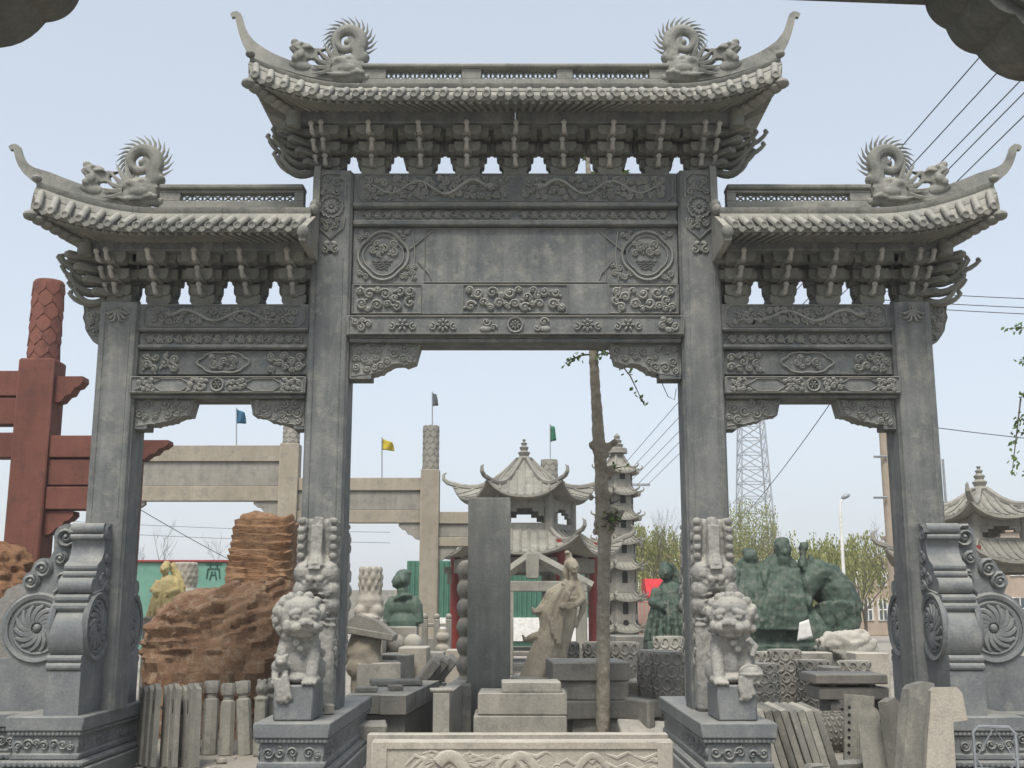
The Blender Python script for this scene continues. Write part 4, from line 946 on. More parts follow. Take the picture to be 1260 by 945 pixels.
for i, px in enumerate((320, 333)):
    m = MB(); m.box(-.06, .06, -.06, .06, 0, .6, .01); m.ell((0, 0, .70), (.07, .07, .08)); m.ell((0, -.05, .71), (.04, .04, .04)); m.ell((0, 0, .60), (.085, .085, .03)); m.ell((.03, 0, .78), (.03, .03, .03)); m.ell((-.03, 0, .78), (.03, .03, .03))
    o = sculpt('carved_post', m, SLATE, None, .012, 1); p = at(px, 900, 12.8 + .2 * i); o.location = (p.x, 12.8 + .2 * i, .002); tag(o, ('small dark beast-topped stone post next to the octagonal posts', 'small dark beast-topped stone post next to the left lion plinth')[i], 'stone post', 'beast topped posts beside the left lion plinth')
for i, (px, py, w, rz) in enumerate(((262, 936, .5, 20), (290, 930, .36, -12), (235, 941, .7, 4))):
    p = at(px, py, 11.5); block('stone_offcut', ('flat grey offcut on the ground before the octagonal posts', 'short flat offcut on the ground close to the left lion plinth', 'longest flat offcut on the ground before the notched slabs')[i], 'stone offcut', w, .12, .05, (p.x, 11.35 - .15 * i, .002), R(rz), SLATE, group='flat offcuts before the baluster posts')
# ------------------------------------------------------------------ boulders
def rock(name, label, c, r, mat, seed, nu=56, nv=40, amp=.22, strata=0., sf=9., flat=0., sq=1., slope=0.):
    def fn(u, v):
        a = 2 * PI * u; t = -PI / 2 + PI * v; f = lambda q: math.copysign(abs(q) ** sq, q)
        d = Vector((f(math.cos(t)) * f(math.cos(a)), f(math.cos(t)) * f(math.sin(a)), f(math.sin(t)))); p = Vector((d.x * r[0], d.y * r[1], d.z * r[2])); q = p * 1.1 + Vector((seed * 3.1, seed, 0))
        k = 1 + amp * (noise.noise(q) * 1.2 + .5 * noise.noise(q * 2.7) + .25 * noise.noise(q * 6)) + amp * .15 * noise.noise(q * 14)
        vd = noise.voronoi(q * 1.9 + Vector((0, 0, q.z * 1.2)))[0]; k += amp * .8 * (min(.3, vd[1] - vd[0]) - .15); vd = noise.voronoi(q * 5.0)[0]; k += amp * .35 * (min(.3, vd[1] - vd[0]) - .12)
        if strata:
            zz_ = p.z * sf + 1.3 * noise.noise(q * .9); fr = zz_ - math.floor(zz_); k += strata * (abs(fr - .5) * 2 - .5) + strata * .8 * noise.noise(Vector((q.x * 4, q.y * 4, zz_ * 2.2)))
        p = Vector((p.x * k, p.y * k, p.z * (k * .5 + .5) if strata else p.z * k)); p.z += slope * p.x * max(0., d.z); return Vector(c) + p
    m = MB(); m.grid(fn, nu, nv); me = m.mesh(name, mat, 22); bm = bmesh.new(); bm.from_mesh(me); bmesh.ops.remove_doubles(bm, verts=bm.verts, dist=.0005); bmesh.ops.recalc_face_normals(bm, faces=bm.faces); bm.to_mesh(me); bm.free(); me.set_sharp_from_angle(angle=R(20))
    return tag(link(name, me), label, 'boulder')
ROCKD = stone('dark_orange_rock', (.19, .095, .045), (.30, .16, .08), (.10, .055, .035), scale=4, streak=0, bump=.9, fine=20, bdist=.03)
p = at(268, 770, 15.0); rock('boulder', 'large reddish brown layered boulder behind the baluster posts', (p.x + .05, 15.1, .78), (.95, .75, 1.05), ROCKR, 3, 100, 90, .26, .06, 7, sq=.6, slope=.22)
p = at(322, 700, 15.6); rock('boulder', 'tall orange stratified rock stacked up behind the left lion', (p.x, 15.75, 1.40), (.43, .4, 1.36), ROCKO, 8, 110, 200, .13, .085, 10, sq=.34)
p = at(12, 690, 15.2); rock('boulder', 'rough orange brown rock lying on the grey boulder by the red pillar', (p.x - .38, 15.4, 1.72), (.68, .5, .66), ROCKD, 12, 110, 90, .35, .05, 8)
p = at(52, 770, 14.6); rock('boulder', 'smooth grey boulder behind the left outer drum stone', (p.x - .15, 14.9, .75), (.85, .6, 1.15), ROCKG, 17, 60, 44, .16, sq=.8)
p = at(345, 800, 15.0); rock('boulder', 'low tan boulder wedged beneath the red boulder behind the left lion', (p.x, 14.9, .35), (.40, .4, .55), ROCKR, 22, 48, 36, .2, .03, 7, sq=.8)
# ------------------------------------------------------------------ scaled cylinder posts shared by the red and the beige gate
def scales(mb, r, z0, z1, n, rows):
    for j in range(rows):
        for i in range(n):
            a = 2 * PI * (i + .5 * (j % 2)) / n; z = z1 - (z1 - z0) * (j + .5) / rows; hw = PI / n; hh = (z1 - z0) / rows
            P = [(a - hw, z + hh * .45), (a - hw * .95, z - hh * .05), (a, z - hh * .55), (a + hw * .95, z - hh * .05), (a + hw, z + hh * .45), (a, z + hh * .62)]
            k = 1.055; ring_ = [(r * k * math.cos(q), r * k * math.sin(q), w) for q, w in P[1:4]] ; top_ = [(r * 1.002 * math.cos(q), r * 1.002 * math.sin(q), w) for q, w in (P[0], P[5], P[4])]
            lo = [(r * .98 * math.cos(q), r * .98 * math.sin(q), w) for q, w in P[1:4]]
            mb.add(ring_ + top_ + lo, [(0, 1, 4, 3), (1, 2, 5, 4), (0, 6, 7, 1), (1, 7, 8, 2)])
def wing(pts, y0, y1, mat, parent):
    m = MB(); m.prism(pts, 'y', y0, y1); return m.fixn('wing_bracket', mat, parent)
def wing_pts(x, z, w, h, s): return [(x, z), (x + s * w, z), (x + s * w * 1.02, z - h * .18), (x + s * w * .86, z - h * .38), (x + s * w * .72, z - h * .42), (x + s * w * .6, z - h * .66), (x + s * w * .42, z - h * .72), (x + s * w * .25, z - h * .94), (x, z - h)]
# red gate
Y = 17.0; red = thing('red_stone_gate', 'red sandstone gateway with a scale-carved column top beyond the left pillar', 'archway', (at(45, 560, Y).x, Y, 0), world=True)
cx = xx(44, 450, Y); hw = .275; zc = zz(440, Y)
m = MB(); m.box(cx - hw, cx + hw, Y, Y + .5, 0, zc, .03); o = m.build('pillar', REDST, red)
m = MB(); r = .235; m.lathe([(r, zc - .01), (r, zz(344, Y)), (r * .9, zz(341, Y)), (0, zz(341, Y) + .01)], 20, T(cx, Y + .25, 0)); k = MB(); scales(k, r, zc + .02, zz(345, Y), 7, 6); m.add(k.v, k.f, T(cx, Y + .25, 0)); m.fixn('column_top', REDST, o)
yb0, yb1 = Y + .1, Y + .4
cx2 = xx(142, 600, Y); m = MB(); m.box(cx2 - .25, cx2 + .25, Y, Y + .5, 0, zz(537, Y), .03); m.build('pillar', REDST, red)
for a, b in ((456, 487), (489, 522), (532, 563)): m = MB(); m.box(cx - 3.2, cx - hw + .002, yb0 + .002 * (a % 7), yb1, zz(b, yb0), zz(a, yb0), .012); m.build('beam', REDST, red)
for i, (a, b) in enumerate(((536, 563), (565, 597), (599, 627))): m = MB(); m.box(cx + hw - .002, cx2 - .25, yb0 - .03 * (i != 1), yb1, zz(b, yb0), zz(a, yb0), .012); m.build('beam', REDST, red)
wing(wing_pts(cx + hw - .01, zz(461, Y), xx(99, 461, Y) - cx - hw, zz(461, Y) - zz(494, Y), 1), Y + .12, Y + .38, REDST, red); wing(wing_pts(cx + hw - .01, zz(628, Y), .42, .36, 1), Y + .12, Y + .38, REDST, red); wing(wing_pts(cx2 + .24, zz(540, Y), xx(204, 541, Y) - cx2 - .24, zz(540, Y) - zz(565, Y), 1), Y + .12, Y + .38, REDST, red)
m = MB(); m.box(cx - 3.7, cx - 3.2, Y, Y + .5, 0, zc, .03); m.build('pillar', REDST, red)
# beige gate
Y = 27.0; bei = thing('beige_stone_gate', 'plain beige stone gateway with scale-carved column tops in the yard beyond', 'archway', (at(440, 700, Y).x, Y, 0), world=True)
def bpil(px, top, cyl, w=.42, s=1):
    x = xx(px, 650, Y); m = MB(); m.box(x - w / 2, x + w / 2, Y, Y + .45, 0, zz(top, Y), .02); o = m.build('pillar', BEIGE, bei)
    if cyl:
        r = w * .44; m = MB(); m.lathe([(r, zz(top, Y) - .01), (r, zz(cyl, Y)), (0, zz(cyl, Y) + .02)], 18, T(x, Y + .225, 0)); k = MB(); scales(k, r, zz(top, Y) + .02, zz(cyl, Y), 8, 7); m.add(k.v, k.f, T(x, Y + .225, 0)); m.fixn('column_top', BEIGEG, o)
    return x
xa = bpil(130, 540, 0, .45); xb = bpil(352, 545, 505, .45); xc = bpil(528, 577, 523, .44); xd = bpil(603, 640, 0, .40)
def bbeams(x0, x1, rows):
    for i, (a, b) in enumerate(rows): m = MB(); m.box(x0, x1, Y + .10 + (.06 if i == 1 else 0), Y + .36, zz(b, Y), zz(a, Y) - .004, .012); m.build('beam', BEIGEG if i == 1 else BEIGE, bei)
bbeams(xa + .22, xb - .22, ((547, 567), (567, 597), (597, 616))); bbeams(xb + .22, xc - .21, ((587, 603), (603, 627), (627, 643))); bbeams(xc + .21, xd - .2, ((629, 644), (644, 660), (660, 672)))
wing(wing_pts(xb - .22, zz(616, Y), .6, .38, -1), Y + .15, Y + .33, BEIGEG, bei); wing(wing_pts(xc - .21, zz(643, Y), .52, .4, -1), Y + .15, Y + .33, BEIGEG, bei); wing(wing_pts(xa + .22, zz(616, Y), .6, .38, 1), Y + .15, Y + .33, BEIGEG, bei); wing(wing_pts(xc + .21, zz(672, Y), .42, .34, 1), Y + .15, Y + .33, BEIGEG, bei)
# flags
def flag(px, y0, y1, Y, mat, label, dx, fw, fh, base):
    p0, p1 = at(px, y1, Y), at(px, y0, Y); o = thing('flag', label, 'flag', p0, world=True, group='small flags above the yard gates')
    m = MB(); m.tube([(p0.x, Y, p0.z - base), (p1.x, Y, p1.z)], .014, 6); m.build('flag_pole', STEEL, o)
    H_ = p1.z - p0.z; m = MB()
    m.grid(lambda u, v: (p1.x + .012 + dx * u * fw + .05 * u * v, Y + .05 * math.sin(u * 6 + v * 3), p1.z - .03 - fh * v * (1 - .2 * u) - .35 * fw * u * (1.2 - .3 * v)), 8, 6)
    f = m.build('flag_cloth', mat, o); q = f.modifiers.new('t', 'SOLIDIFY'); q.thickness = .004
FB, FY, FD, FG = plain('flag_blue', (.03, .11, .19), .7), plain('flag_yellow', (.42, .33, .03), .7), plain('flag_dark', (.12, .13, .14), .7), plain('flag_green', (.03, .17, .10), .7)
flag(291, 502, 547, 27.2, FB, 'small blue flag on a thin pole above the beige gate', 1, .19, .36, .02); flag(470, 538, 587, 27.2, FY, 'small yellow flag on a thin pole above the beige gate', 1, .25, .28, .02)
flag(532, 482, 523, 27.22, FD, 'small grey flag standing on the scaled beige column', 1, .09, .34, .02); flag(677, 522, 570, 33.0, FG, 'small green flag on the column behind the hexagonal pavilion', 1, .12, .5, .3)
x = xx(676, 600, 33.0); m = MB(); m.lathe([(.24, 0), (.24, zz(566, 33)), (0, zz(565, 33))], 18, T(x, 33, 0)); k = MB(); scales(k, .24, zz(600, 33), zz(567, 33), 8, 5); m.add(k.v, k.f, T(x, 33, 0)); tag(m.fixn('scaled_column', BEIGEG), 'round scale-carved stone column behind the hexagonal pavilion', 'stone column')
# ------------------------------------------------------------------ statues
def drape(b, pts, r0, r1, n=7):
    N = len(pts); b.tube(pts, [r0 + (r1 - r0) * i / (N - 1) for i in range(N)], n)
# robed lady
Y = 15.3; base = at(668, 838, Y); ob = thing('lady_statue', 'cream stone statue of a robed lady with billowing cloak behind the stacked blocks', 'statue', (base.x, Y, 0), world=True)
def q(px, py, dy=0.): v = at(px, py, Y); return Vector((v.x, Y + dy, v.z))
sc = 15.1 / F
b = MB()
body = [(668, 842, 15), (673, 818, 16), (681, 793, 17), (690, 768, 15), (697, 748, 12), (702, 730, 13), (706, 717, 7)]
b.tube([q(x_, y_) for x_, y_, _ in body], [r * sc for _, _, r in body], 14)
b.tube([q(706, 718), q(706, 705)], [.06, .05], 10)
b.ell(q(706, 698, -.04), (.068, .08, .095), None, 14, 10); b.ell(q(703, 694, .02), (.085, .085, .09)); b.ell(q(700, 685, .03), (.05, .05, .07)); b.ell(q(698, 680, .0), (.04, .045, .03)); b.ell(q(707, 699.5, -.125), (.013, .022, .02)); b.ell(q(707, 704, -.10), (.035, .025, .018)); b.tube([q(700, 690, .06), q(697, 705, .08), q(699, 722, .1)], [.06, .05, .02], 8)
for s in (-1, 1): b.ell(q(707 + s * 2.6, 697, -.108), (.018, .014, .008)); b.tube([q(704 + s * 4, 716), q(704 + s * 9, 722)], [.07, .075], 8)
def sheet(A, B, n, r, wave, dy0, dy1):
    # a hanging cloth: a fan of folds between two edge curves, alternating in depth
    for i in range(n):
        t = i / (n - 1); pts = []
        for k in range(len(A)):
            x_ = A[k][0] + (B[k][0] - A[k][0]) * t; y_ = A[k][1] + (B[k][1] - A[k][1]) * t; pts.append(q(x_, y_, dy0 + (dy1 - dy0) * t + wave * (1 if i % 2 else -1) * (k + .6) / len(A)))
        b.tube(pts, [r * (.7 + .3 * k / (len(A) - 1)) for k in range(len(A))], 6)
sheet([(696, 716), (676, 728), (665, 748), (668, 772), (654, 805), (640, 842)], [(704, 720), (694, 740), (684, 762), (684, 790), (672, 815), (662, 842)], 10, .05, .05, .10, -.12)
sheet([(700, 735), (690, 765), (678, 800), (664, 842)], [(709, 735), (706, 765), (696, 800), (690, 842)], 8, .036, .03, -.16, -.10)
sheet([(712, 722), (716, 738), (714, 756), (708, 772)], [(716, 726), (722, 742), (718, 752), (712, 760)], 4, .03, .02, -.05, -.02)
sheet([(694, 722), (682, 740), (676, 760), (680, 780)], [(700, 730), (694, 746), (690, 762), (686, 792)], 5, .036, .03, -.2, -.24)
for x_, y_, r in ((664, 752, .08), (652, 786, .06)): b.tube([q(x_ + 10, y_ - 4, .06), q(x_, y_, .08), q(x_ - 7, y_ + 1, .06), q(x_ - 9, y_ - 5, .05)], [r, r * .9, r * .5, .015], 7)
for k in range(4): b.tube([q(692 + k * 1.4, 744 + k * 2, -.33), q(699 + k, 742 + k * 2.0, -.34), q(706, 741 + k * 2.0, -.30)], [.018, .015, .012], 6)
b.ell(q(691, 746, -.31), (.045, .04, .05)); b.tube([q(712, 722, -.02), q(716, 738, -.14), q(705, 746, -.28)], [.06, .055, .04], 8)
sculpt('body', b, CREAM, ob, .0125, 1, .004, 16)
m = MB(); bx = base.x; m.box(bx - .42, bx + .42, Y - .38, Y + .38, 0.002, base.z + .06, .03); m.build('base', YARD, ob)
# yellow figure
def figure(name, label, mat, px, ytop, ybot, Y, vox, kneel=False, base_mat=None):
    p0, p1 = at(px, ybot, Y), at(px, ytop, Y); H_ = p1.z - p0.z; ob = thing(name, label, 'statue', (p0.x, Y, 0), world=True)
    b = MB(); V = lambda x, y_, z: Vector((p0.x + x * H_, Y + y_ * H_, p0.z + z * H_))
    b.tube([V(0, 0, 0), V(.02, 0, .2), V(.03, 0, .45), V(.0, 0, .65), V(-.02, -.02, .74)], [.26 * H_, .25 * H_, .19 * H_, .16 * H_, .07 * H_], 12); b.ell(V(-.04, -.05, .85), (.085 * H_, .1 * H_, .11 * H_)); b.ell(V(-.03, -.0, .93), (.07 * H_, .08 * H_, .07 * H_)); b.ell(V(-.05, -.145, .84), .022 * H_)
    for s in (-1, 1): b.tube([V(s * .14, 0, .64), V(s * .21, -.08, .48), V(s * .08, -.24, .42)], [.07 * H_, .065 * H_, .05 * H_], 8); b.ell(V(s * .035 - .04, -.13, .87), .018 * H_)
    for i in range(10): a = -PI + PI * i / 9; drape(b, [V(.14 * math.cos(a), .14 * math.sin(a), .62), V(.23 * math.cos(a), .23 * math.sin(a), .35), V(.30 * math.cos(a), .30 * math.sin(a), 0)], .025 * H_, .035 * H_)
    b.tube([V(.02, .1, .95), V(.14, .12, .75), V(.22, .1, .5), V(.28, .05, .2)], [.07 * H_, .08 * H_, .09 * H_, .06 * H_], 8)
    sculpt('body', b, mat, ob, vox * .75, 0, .012 * H_, 14)
    m = MB(); m.box(p0.x - .3 * H_, p0.x + .3 * H_, Y - .3 * H_, Y + .3 * H_, .002, p0.z + .02, .02); m.build('base', base_mat or YARD, ob)
figure('robed_statue', 'golden yellow robed statue bowing before the green board wall', YELL, 203, 690, 760, 19.0, .02)
figure('robed_statue', 'dark green robed statue half hidden behind the right inner pillar', GREEN, 824, 690, 790, 19.5, .025, base_mat=GREEN)
# lotus drum and white lion
def bead_rows(mb, cx, cy, z0, z1, r, rows, n):
    for j in range(rows):
        z = z0 + (z1 - z0) * (j + .5) / rows; k = r * (1 - .12 * abs(j - (rows - 1) / 2) / rows * 2)
        for i in range(n): a = 2 * PI * (i + .5 * (j % 2)) / n; mb.ell((cx + k * math.cos(a), cy + k * math.sin(a), z), (r * .24, r * .24, (z1 - z0) / rows * .62), None, 7, 5)
Y = 21.0; p0, p1 = at(227, 726, Y), at(227, 692, Y); m = MB(); bead_rows(m, p0.x, Y, p0.z, p1.z, .20, 5, 12); m.lathe([(.26, 0), (.26, p0.z), (.2, p0.z + .02), (.2, p1.z), (0, p1.z)], 16, T(p0.x, Y, 0)); tag(sculpt('lotus_finial', m, PALE, None, .025, 0), 'white stone finial of stacked lotus petals behind the yellow statue', 'stone finial')
Y = 18.2; p0, p1 = at(455, 762, Y), at(455, 697, Y); m = MB(); H_ = p1.z - p0.z; cx = p0.x
bead_rows(m, cx, Y, p0.z + H_ * .45, p1.z, .17, 4, 10); m.ell((cx, Y, p0.z + H_ * .75), (.17, .17, H_ * .26)); m.ell((cx, Y, p0.z + H_ * .3), (.22, .24, H_ * .28)); m.ell((cx - .12, Y - .12, p0.z + H_ * .14), (.12, .16, .12)); m.ell((cx + .12, Y - .12, p0.z + H_ * .14), (.12, .16, .12)); m.ell((cx, Y - .2, p0.z + .02), (.2, .2, .06)); m.box(cx - .24, cx + .24, Y - .24, Y + .24, 0.002, p0.z, .02)
tag(sculpt('stone_lion', m, PALE, None, .02, 1), 'small white stone lion with curled mane rows seen from behind its pedestal', 'lion statue')
# beige carved pedestal with a tilted cap
Y = 16.6; p0 = at(452, 780, Y); cx = p0.x; ob = thing('carved_pedestal', 'beige stone pedestal with a tilted roof-like cap beside the left pillar', 'pedestal', (cx, Y, 0), world=True)
m = MB(); m.tube([(cx - .02, Y, .002), (cx - .03, Y, .4), (cx + .02, Y, .7), (cx - .06, Y, .95), (cx, Y, 1.18)], [.2, .19, .24, .26, .22], 10); m.ell((cx - .08, Y - .1, .75), (.2, .16, .2)); sculpt('shaft', m, BEIGE, ob, .025, 1, .01)
m = MB(); m.box(-.38, .38, -.3, .3, 0, .10, .015); m.prism([(-.36, .10), (.36, .10), (.1, .24), (-.2, .28)], 'y', -.28, .28); w = MB(); w.add(m.v, m.f, T(cx + .02, Y, 1.16, ry=R(10))); w.build('cap', BEIGEG, ob)
# green bust
Y = 19.2; p0, p1 = at(496, 775, Y), at(492, 700, Y); H_ = p1.z - p0.z; cx = p0.x; ob = thing('stone_bust', 'green stone bust of a man in a suit seen from the back left', 'bust', (cx, Y, 0), world=True)
b = MB(); V = lambda x, y_, z: Vector((cx + x * H_, Y + y_ * H_, p0.z + z * H_))
b.ell(V(0, 0, .1), (.27 * H_, .2 * H_, .22 * H_)); b.ell(V(.01, .02, .38), (.27 * H_, .17 * H_, .22 * H_))
for s in (-1, 1): b.ell(V(s * .2, 0, .36), (.1 * H_, .13 * H_, .2 * H_)); b.tube([V(s * .22, 0, .42), V(s * .25, -.03, .1)], [.1 * H_, .1 * H_], 8)
b.tube([V(0, .0, .5), V(-.02, -.02, .68)], [.11 * H_, .095 * H_], 10); b.ell(V(-.03, .02, .83), (.14 * H_, .16 * H_, .17 * H_)); b.ell(V(-.12, -.02, .79), (.07 * H_, .12 * H_, .12 * H_)); b.ell(V(-.19, -.02, .79), (.025 * H_, .025 * H_, .035 * H_)); b.ell(V(-.15, -.02, .72), (.05 * H_, .06 * H_, .03 * H_)); b.ell(V(.0, -.15, .80), (.035 * H_, .02 * H_, .05 * H_)); b.ell(V(-.16, -.06, .85), (.03 * H_, .03 * H_, .015 * H_)); b.ell(V(.0, .04, .93), (.13 * H_, .15 * H_, .07 * H_))
b.tube([V(-.14, -.1, .5), V(0, -.19, .56), V(.12, -.1, .56), V(.1, .1, .56)], .035 * H_, 7)
sculpt('figure', b, JADE, ob, .02, 1); m = MB(); m.box(cx - .24, cx + .24, Y - .22, Y + .22, 0.002, p0.z + .06, .02); m.build('base', YARD, ob)
# green group: seated men and a lying ox on a carved base
Y = 20.0; ctr = at(965, 800, Y); ob = thing('group_statue', 'large dark green stone group of seated robed men beside a bending ox', 'statue', (ctr.x, Y, 0), world=True)
def g_(px, py, dy=0.): v = at(px, py, Y); return Vector((v.x, Y + dy, v.z))
u = 20.0 / F; b = MB()
def E(px, py, rx_, rz_, ry_=None, dy=0., rot=None): b.ell(g_(px, py, dy), (rx_ * u, (ry_ or rx_) * u, rz_ * u), rot, 14, 10)
E(935, 775, 52, 48, 34); E(985, 785, 50, 40, 34); E(915, 740, 36, 40, 30); E(960, 735, 40, 42, 30); E(900, 790, 30, 40, 26); b.box(g_(880, 800).x, g_(1035, 800).x, Y - .5, Y + .5, .002, g_(960, 790).z, .05)
E(922, 706, 19, 22, 17, 0, None); E(922, 686, 9, 11, 10, -.1); E(922, 679, 9, 6, 9, -.05); b.tube([g_(908, 700), g_(898, 720, -.15), g_(915, 732, -.25)], [.13, .12, .09], 8)
E(960, 706, 24, 26, 20); E(961, 676, 10.5, 13, 12, -.12); E(961, 668, 10, 7, 11, -.08); E(961, 680, 3, 4, 4, -.28); E(961, 692, 7, 12, 5, -.24); b.tube([g_(946, 695), g_(935, 715, -.2), g_(950, 728, -.32)], [.15, .14, .1], 8); b.tube([g_(974, 697), g_(986, 712, -.15), g_(984, 690, -.2), g_(985, 678, -.2)], [.14, .12, .08, .06], 8); E(985, 674, 5.5, 5.5, 5, -.2)
for k in range(4): b.tube([g_(982 + 2 * k, 672, -.22), g_(981 + 2.5 * k, 668, -.24)], [.03, .02], 5)
for i in range(8): t = i / 7; drape(b, [g_(945 + 30 * t, 700, -.3), g_(938 + 40 * t, 735, -.5), g_(925 + 55 * t, 775, -.55)], .06, .08)
for i in range(6): t = i / 5; drape(b, [g_(910 + 20 * t, 702, -.25), g_(904 + 26 * t, 730, -.42), g_(896 + 34 * t, 770, -.5)], .05, .07)
b.tube([g_(990, 720, -.2), g_(1000, 706, -.15), g_(1012, 712), g_(1028, 730), g_(1040, 752), g_(1044, 775)], [.18, .27, .34, .36, .3, .2], 12); E(990, 722, 12, 20, 12, -.25, (0, .3, 0)); E(986, 740, 8, 10, 8, -.32)
for k in (-1, 1): b.tube([g_(990 + k * 3, 705, -.25), g_(990 + k * 8, 697, -.28), g_(992 + k * 9, 690, -.26)], [.05, .035, .012], 6)
for px in (1008, 1024, 1036): b.tube([g_(px, 742, -.25), g_(px + 6, 770, -.3), g_(px + 2, 795, -.3)], [.15, .1, .09], 8)
E(995, 690, 5, 8, 5, -.1)
sculpt('figures', b, GREEN, ob, .02, 0, .026, 6)
m = MB(); v = g_(976, 776, -.80); m.grid(lambda a, c: v + Vector(((a - .5) * .22 * (1.2 - .5 * c), .01 * math.sin(a * 9), (c - .5) * .3 + .05 * a)), 6, 6); o = m.build('fresh_chip', WHITEP, ob); o.modifiers.new('t', 'SOLIDIFY').thickness = .01  # added white plate standing for a pale, freshly chipped patch of the green stone
# rough grey carved stones beside it
for px, py, r, sd, lab in ((1030, 790, (.46, .3, .26), 31, 'rough pale grey carved stone beside the green group statue'), (1046, 800, (.30, .25, .2), 35, 'small rough grey stone before the green group statue')):
    p = at(px, py, 18.4); rock('rough_stone', lab, (p.x, 18.4, p.z - .1), r, YARD, sd, 70, 54, .55)
p = at(1035, 805, 18.2); block('stone_block', 'low grey stone block under the rough carved stones', 'stone block', .85, .6, p.z + .02, (p.x, 18.5, .002), .1, SLATE)
# ------------------------------------------------------------------ drums, slabs and blocks between the pillars
def drum_mesh():
    r, h = .21, .80; m = MB(); m.lathe([(r * .96, 0), (r, .02), (r, h - .03), (r * .95, h), (0, h)], 24)
    for j in range(7):
        for i in range(10):
            a = 2 * PI * (i + .5 * (j % 2)) / 10; z = h * (j + .5) / 7; pts = []; rs = []
            for k in range(12):
                t = k / 11; b_ = -2.6 + t * 6.2; q_ = .066 * (1 - .55 * t); pts.append(((r + .004) * math.cos(a + q_ * math.cos(b_) / r), (r + .004) * math.sin(a + q_ * math.cos(b_) / r), z + q_ * math.sin(b_))); rs.append(.013)
            m.add(*(lambda t_: (t_.v, t_.f))(MB().tube(pts, rs, 5)))
    return m.mesh('carved_drum', YARD)
DM = drum_mesh()
for px, ytop, Y, s, lab in ((693, 790, 15.9, 1.0, 0), (737, 790, 16.1, 1.02, 0), (768, 790, 15.7, .95, 0), (806, 800, 14.7, 1., 1), (824, 802, 14.35, 1.0, 1), (824, 783, 17.5, 1.1, 1), (939, 816, 15.2, 1, 2), (966, 799, 16.0, 1.02, 2), (1001, 812, 15.4, .98, 2), (1052, 813, 15.6, 1, 2), (925, 802, 16.6, 1, 2)):
    zt_ = zz(ytop, Y); o = link('carved_drum', DM); o.location = (xx(px, ytop + 30, Y), Y, .002); o.scale = (s, s, zt_ / .80); o.rotation_euler.z = jr.uniform(0, 6)
    DL = DL + 1 if 'DL' in globals() else 0
    tag(o, ('cloud-carved drum behind the stacked slabs, next to the lady statue', 'cloud-carved drum right behind the tree trunk', 'tall cloud-carved drum rising right of the tree trunk and slab stack', 'cloud-carved drum by the right lion pillar, nearer the tree trunk', 'cloud-carved drum half hidden against the right lion pillar', 'cloud-carved drum beneath the dark green robed statue', 'squat cloud-carved drum close to the right lion, lowest before the green group', 'tallest cloud-carved drum before the green group statue', 'cloud-carved drum next to the trestle before the green group statue', 'cloud-carved drum showing above the trestle slabs', 'cloud-carved drum peeping out behind the right lion')[DL], 'stone drum', ('drums behind the blocks', 'drums left of the lion pillar', 'drums before the green statue')[lab])
o = link('carved_drum', DM); p = at(1014, 884, 13.2); o.location = (p.x - .1, 13.2, .21); o.rotation_euler = (0, PI / 2, .15); o.scale = (1, 1, .5); tag(o, 'cloud-carved stone drum lying on its side by the leaning panels', 'stone drum')
# tall stele and beaded stone beside it
Y = 14.6; x0, x1 = xx(575, 740, Y), xx(628, 740, Y); m = MB(); m.box(x0, x1, Y, Y + .17, .002, zz(612, Y), .012); jit(m, jr, .004); tag(m.build('stele', STELE), 'tall dark grey upright stone slab standing among the blocks', 'stone slab')
m = MB(); p = at(573, 700, 15.0); zt_ = zz(690, 15.0); n = 9
for i in range(n): m.ell((p.x, 15.05, zt_ * (i + .5) / n), (.12, .12, zt_ / n * .56), None, 12, 8)
m.tube([(p.x, 15.05, .002), (p.x, 15.05, zt_)], .07, 8); tag(sculpt('beaded_column', m, YARD, None, .02, 0), 'grey column of stacked stone balls beside the tall dark slab', 'stone column')
# left slab pile
def bl(name, label, cat, px0, px1, pt, pb, Y, depth, mat=None, rz=0., group=None, zb=None, rot=None):
    x0, x1 = xx(px0, pt, Y), xx(px1, pt, Y); zt_ = zz(pt, Y); zb_ = zz(pb, Y) if zb is None else zb; zb_ = max(.002, zb_)
    return block(name, label, cat, x1 - x0, depth, zt_ - zb_, ((x0 + x1) / 2, Y + depth / 2, zb_), R(rz), mat, rot, group)
def slab_poly(label, pts, z0, z1, mat):
    m = MB(); m.prism(pts, 'z', z0, z1); jit(m, jr, .003); return tag(m.build('stone_slab', mat, None, 30), label, 'stone slab')
za = zz(856, 13.0)
slab_poly('thick notched stone slab lying on top of the pile beside the left lion', [(xx(425, 856, 13), 13.05), (xx(467, 856, 13), 13.05), (xx(468, 856, 13), 13.0), (xx(500, 856, 13), 13.0), (xx(516, 856, 13) + .05, 15.6), (xx(425, 856, 13), 15.6)], za - .2, za, YARD)
slab_poly('thick stone slab at the bottom of the pile beside the left lion', [(xx(422, 880, 13), 13.12), (xx(497, 880, 13), 13.1), (xx(512, 880, 13) + .05, 15.5), (xx(422, 880, 13), 15.5)], .002, za - .215, SLATE)
p = at(488, 828, 14.6); block('stone_slab', 'thin slate slab lying across the slab pile beside the left lion', 'stone slab', .62, .5, .06, (p.x - .02, 14.7, za + .004), R(12), SLATE)
for i, (px, w, lab) in enumerate(((455, .26, 'small stone offcut with rubble on the slab pile'), (487, .16, 'smallest stone offcut on the slab pile'), (470, .34, 'flat stone offcut behind the rubble on the slab pile'))): p = at(px, 842, 13.8); block('stone_offcut', lab, 'stone offcut', w, .12 + .05 * i, .06, (p.x, 13.5 + .55 * i * (1 if i == 2 else .5), za + .004), R(15 * i), PALE if i == 2 else YARD)
